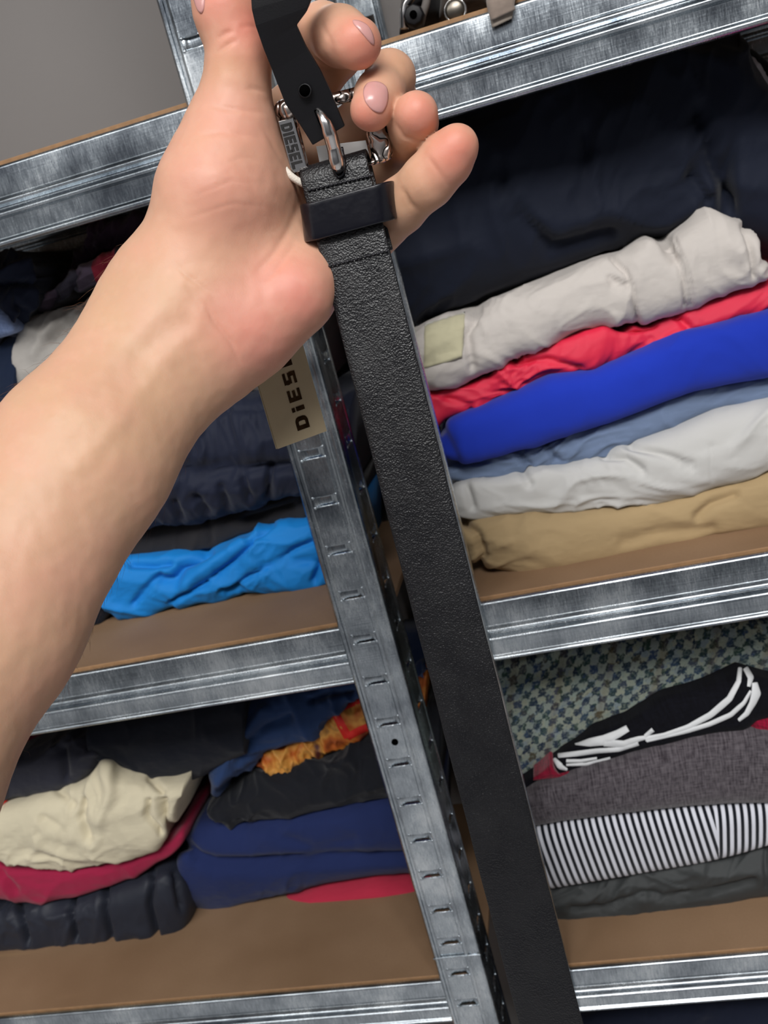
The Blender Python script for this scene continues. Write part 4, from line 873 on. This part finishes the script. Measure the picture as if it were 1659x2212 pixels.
def lettering(text, p0, dirx, diry, adv, place3, mat, parent, h0, h1, width=None):
    x = 0
    for ch in text:
        w = {'D': .8, 'E': .72, 'I': .27, 'i': .27, 'L': .7, 'S': .74}[ch]
        V, Fc = letter_mesh(ch, lambda a, b, h, x=x: place3(p0 + dirx * (x + a) + diry * b, h), h0, h1)
        mesh_obj('letter', V, Fc, mat, parent, smooth=False); x += w + adv
ENG = mat_plain('blackened_engraving', '#0d0b0b', 0.5)
# buckle bar: reads downwards, letter tops towards the right
p0 = np.array([605.0, 270.0]); dv = np.array([0.27, 0.963]); lx = dv * 21.5; ly = np.array([0.966, -0.26]) * 24.0
lettering('DIESEL', p0, lx, ly, .14, lambda p, h: at(p[0], p[1], .4223 - h), ENG, buck, -0.0016, 0.0006)
# prong
pr = [bp(732, 374, 0.0030), bp(728, 350, 0.0050), bp(721, 318, 0.0064), at(713, 290, .4100), at(704, 266, .4092), at(693, 247, .4100), at(684, 236, .4125)]
mesh_obj('prong', *tube(resample(pr, 22), list(np.interp(np.linspace(0, 1, 22), [0, .06, .2, .3, .6, .85, 1], [.0012, .0030, .0034, .0030, .0030, .0018, .0011])), 16), CHROME, belt)
rim = [bp(714, 322, .0022), bp(716, 345, .0022), bp(722, 372, .0022), bp(732, 384, .0022), bp(742, 376, .0022), bp(744, 352, .0022), bp(738, 318, .0022)]
mesh_obj('prong_slot_rim', *tube(resample(rim, 24), 0.0007, 8), LEATHER_SM, belt)
SATIN = fabric('white_satin', '#d9d6d4', 0.05, rough=0.4, sheen=0.1)
V, Fc = box(-0.5, 0.5, -0.5, 0.5, -0.5, 0.5)
def slab(quad, Y, th):
    P = [at(*p, Y) for p in quad]; Q = [p + np.array([0, th, 0]) for p in P]
    return P + Q, [(0, 1, 2, 3), (7, 6, 5, 4)] + [(k, (k + 1) % 4, 4 + (k + 1) % 4, 4 + k) for k in range(4)]
wl = mesh_obj('care_label', *slab([(683, 316), (790, 303), (800, 345), (692, 360)], .4290, 0.0008), SATIN, belt, smooth=False); wl['label'] = 'white satin label'

# ------------------------------------------------------------------ black belt hanger hooked on the prong
hang = empty('belt_hanger'); tag(hang, 'flat black plastic belt hanger with a punched hole, hooked on the prong', 'hanger')
def strip_with_hole():
    pass
cl = [((541, -70), (690, -110)), ((543, -20), (684, -30)), ((545, 20), (664, 22)), ((553, 55), (640, 52)), ((570, 105), (662, 100)), ((590, 155), (691, 148)), ((618, 226), (716, 200)), ((648, 268), (732, 240)), ((676, 313), (745, 272))]
Ys = [.4000, .4000, .4005, .4015, .4040, .4070, .4105, .4130, .4150]
Lp = resample([list(a) + [y] for (a, b), y in zip(cl, Ys)], 60); Rp = resample([list(b) + [y] for (a, b), y in zip(cl, Ys)], 60); NXh = 11
V = [at(*(Lp[i, :2] * (1 - j / (NXh - 1)) + Rp[i, :2] * j / (NXh - 1)), Lp[i, 2]) for i in range(60) for j in range(NXh)]
hp = mesh_obj('hanger_strip', V, grid_faces(60, NXh), RUBBER, hang, smooth=False)
m = hp.modifiers.new('thickness', 'SOLIDIFY'); m.thickness = 0.0026; m.offset = 0; bevel(hp, 0.0005, 2)
hc = at(659, 196, .4080); mesh_obj('hole_shade_disc', *disc(hc, 0.0023, 24, 0.0008), HOLE, hang)  # solid black disc on the strip, coloured as the shade in its hole
V = []; ring_o = [at(659 + 12.5 * math.cos(t), 196 + 13.5 * math.sin(t), .4078) for t in np.linspace(0, 2 * math.pi, 25)]
mesh_obj('hole_rim', *tube(ring_o, 0.0005, 6, cap=False), RUBBER, hang)
mesh_obj('slit', *tube([at(683, 236, .4112), at(692, 256, .4122), at(703, 284, .4138)], [0.0011, 0.0014, 0.0012], 8), HOLE, hang)  # solid black rod painting the dark inside of the slit

# ------------------------------------------------------------------ swing tag
st = empty('swing_tag'); tag(st, 'beige card swing tag with dark foil lettering hanging behind the palm', 'tag')
Ytag = .452
BLp = np.array(at(600, 970, Ytag)); BRp = np.array(at(706, 931, Ytag + 0.012))
ux = BRp - BLp; wcard = np.linalg.norm(ux); ux /= wcard; uz = np.array([0, 0, 1.0]); un = np.cross(ux, uz); hcard = 0.095
CARD = mat_plain('beige_card', '#b6a587', 0.7, var=0.05, scale=60, bump=0.05, bscale=800)
FOIL = mat_plain('bronze_foil', '#4a3420', 0.28, 0.9, var=0.5, scale=260, bump=0.2, bscale=500)
def tp(a, b, h): return BLp + ux * a + uz * b + un * h
sgn_n = 1 if (un @ (np.array([0, 0, CZ]) - BLp)) > 0 else -1
V = [tp(a, b, h) for h in (0, -0.0009 * sgn_n) for a, b in ((0, 0), (wcard, 0), (wcard, hcard), (0, hcard))]
cardo = mesh_obj('card', V, [(0, 1, 2, 3), (7, 6, 5, 4)] + [(k, (k + 1) % 4, 4 + (k + 1) % 4, 4 + k) for k in range(4)], CARD, st, smooth=False)
mesh_obj('back_card', [(np.array(v) + ux * 0.0012 * 0 + un * -0.0016 * sgn_n - ux * 0.0006) for v in V], [(0, 1, 2, 3), (7, 6, 5, 4)] + [(k, (k + 1) % 4, 4 + (k + 1) % 4, 4 + k) for k in range(4)], CARD, st, smooth=False)
def card_xy(px, py):                         # pixel -> card coordinates
    r = ray(px, py); o = np.array([0, 0, CZ]); t = ((BLp - o) @ un) / (r @ un); p = o + r * t - BLp; return np.array([p @ ux, p @ uz])
ca_, cb_ = card_xy(657, 930), card_xy(640, 842)
b0 = card_xy(662, 915); t0_ = card_xy(629, 925)
LH = 0.0085
lx = np.array([0, 0.0086]); ly = np.array([-0.0068, 0])
start = np.array([card_xy(661, 900)[0], card_xy(650, 932)[1]])
lettering('DiESEL', start, lx, ly, .33, lambda p, h: tp(p[0], p[1], h * sgn_n), FOIL, cardo, -0.0002, 0.00025)
CORD = mat_plain('white_cotton_cord', '#e6ddd0', 0.9, spec=0.1, bump=0.6, bscale=1500)
top_c = tp(wcard / 2, hcard - 0.004, 0.001 * sgn_n)
cord = [top_c, top_c + np.array([0.006, -0.004, 0.012]), np.array(atd(745, 640, .445)), np.array(atd(772, 610, .420)), np.array(atd(752, 520, .416)), np.array(atd(700, 420, .412)), np.array(atd(655, 397, .4065)), np.array(atd(628, 384, .4045)), np.array(atd(610, 362, .404)), np.array(atd(606, 345, .408))]
cp = resample(cord, 80); cp = smooth1(cp, 6)
mesh_obj('cord', *tube(cp, 0.0016, 10), CORD, st)

# ------------------------------------------------------------------ things on the upper board and hanging over its edge
Sc = lambda x, y: (780 + x * 0.211, y * 0.211)
bag = empty('strap_bag'); tag(bag, 'black bag with a silver clasp and black knob on the upper board', 'bag')
ZU = CZ + LEVELS[0][0] + 0.003
BLK = fabric('black_webbing', '#101013', 0.1, rough=0.7)
def lump(name, quad, Y, th, mat, parent, wob=0.002, n=14, seed=1):
    V = []
    q = [np.array(p, float) for p in quad]
    for side in (0, 1):
        for i in range(n):
            for j in range(n):
                s, t = i / (n - 1), j / (n - 1); p = (q[0] * (1 - s) + q[1] * s) * (1 - t) + (q[3] * (1 - s) + q[2] * s) * t
                e = (1 - (2 * s - 1) ** 4) * (1 - (2 * t - 1) ** 4); v = np.array(at(p[0], p[1], Y))
                v[1] += (-1 if side == 0 else 1) * th * (0.15 + 0.85 * math.sqrt(max(e, 0))) + wob * noise.noise(Vector((s * 5, t * 5, seed + side)))
                V.append(v)
    Fc = grid_faces(n, n) + [tuple(k + n * n for k in f[::-1]) for f in grid_faces(n, n)]
    edge = [i * n for i in range(n)] + [(n - 1) * n + j for j in range(1, n)] + [i * n + n - 1 for i in range(n - 2, -1, -1)] + [j for j in range(n - 2, 0, -1)]
    for a, b in zip(edge, edge[1:] + edge[:1]): Fc.append((a, b, b + n * n, a + n * n))
    return mesh_obj(name, V, Fc, mat, parent)
lump('body', [Sc(440, -330), Sc(900, -420), Sc(830, 230), Sc(400, 360)], .80, .03, BLK, bag)
mesh_obj('clasp', *tube(resample([at(*Sc(440, 300), .762), at(*Sc(440, 150), .76), at(*Sc(455, 40), .76), at(*Sc(540, -60), .76), at(*Sc(640, -100), .76)], 24), 0.0035, 10), CHROME, bag)
kn = at(*Sc(545, 165), .752)
V, Fc = tube([np.array(kn) + np.array([0, d, 0]) for d in (-0.006, -0.0055, 0.0, 0.012)], [0.006, 0.0072, 0.0078, 0.0075], 8); mesh_obj('knob', V, Fc, RUBBER, bag)
mesh_obj('knob_screw', *disc(np.array(kn) + np.array([0, -0.006, 0]), 0.0028, 12, 0.001), HOLE, bag)
mesh_obj('strap', *tube(resample([at(*Sc(690, -80), .755), at(*Sc(660, 60), .755), at(*Sc(600, 240), .758)], 12), 0.0030, 8), mat_plain('grey_webbing', '#6b6662', 0.8), bag)
wb = empty('woven_bag'); tag(wb, 'brown woven bag with a round metal snap on the upper board', 'bag')
lump('body', [Sc(830, -250), Sc(1330, -330), Sc(1300, 80), Sc(800, 220)], .79, .025, fabric('brown_weave', '#4a3f38', 0.3, weave=220, bump=1.0, blotch=120), wb, seed=4)
sn = at(*Sc(965, 110), .752)
V, Fc = tube([np.array(sn) + np.array([0, d, 0]) for d in (-0.0035, -0.003, -0.0022, 0.004)], [0.0055, 0.0062, 0.0075, 0.0078], 24); mesh_obj('snap', V, Fc, mat_plain('antique_nickel', '#6a645c', 0.3, 1.0), wb)
mesh_obj('snap_rim', *tube([np.array(sn) + np.array([0.0076 * math.cos(t), -0.0018, 0.0076 * math.sin(t)]) for t in np.linspace(0, 2 * math.pi, 29)], 0.0008, 8, cap=False), CHROME, wb)
sd = empty('suede_strap'); tag(sd, 'taupe suede strap end draped over the upper right beam', 'strap')
SUEDE = fabric('taupe_suede', '#8a7c72', 0.25, weave=400, rough=1.0, sheen=0.5, bump=0.6, blotch=90)
Lq = [(1270, -60), (1290, 60), (1310, 150), (1335, 210)]; Rq = [(1590, -120), (1575, 0), (1565, 60), (1575, 100)]
def strap_sheet(name, Lq, Rq, Yf, mat, parent, th):
    Ls = resample([Sc(*p) for p in Lq], 16); Rs = resample([Sc(*p) for p in Rq], 16); V = []
    for i in range(16):
        for j in range(8):
            p = Ls[i] * (1 - j / 7) + Rs[i] * j / 7; V.append(at(p[0], p[1], Yf - 0.0012 * math.sin(math.pi * j / 7)))
    # carry the sheet up over the lip of the beam and back onto the board
    rows = [V[k * 8:(k + 1) * 8] for k in range(16)]
    topz = ZU + 0.0025; first = rows[0]; x0, x1 = first[0][0], first[-1][0]
    over = [[(x0 + (x1 - x0) * j / 7, y, z) for j in range(8)] for y, z in ((.80, topz), (.75, topz), (.712, topz), (.703, topz - 0.001))]
    rows = [r for r in rows if r[0][2] < topz - 0.002]
    V = [v for r in over + rows for v in r]
    o = mesh_obj(name, V, grid_faces(len(over) + len(rows), 8), mat, parent)
    m = o.modifiers.new('thickness', 'SOLIDIFY'); m.thickness = th; m.offset = 0; return o
strap_sheet('suede_face', Lq, Rq, .7000, SUEDE, sd, 0.0022)
strap_sheet('felt_backing', [(1285, -60), (1305, 80), (1325, 200), (1345, 285)], [(1580, -110), (1570, 40), (1555, 120), (1545, 190)], .7028, fabric('taupe_felt', '#9a9086', 0.15, rough=1.0), sd, 0.0014)
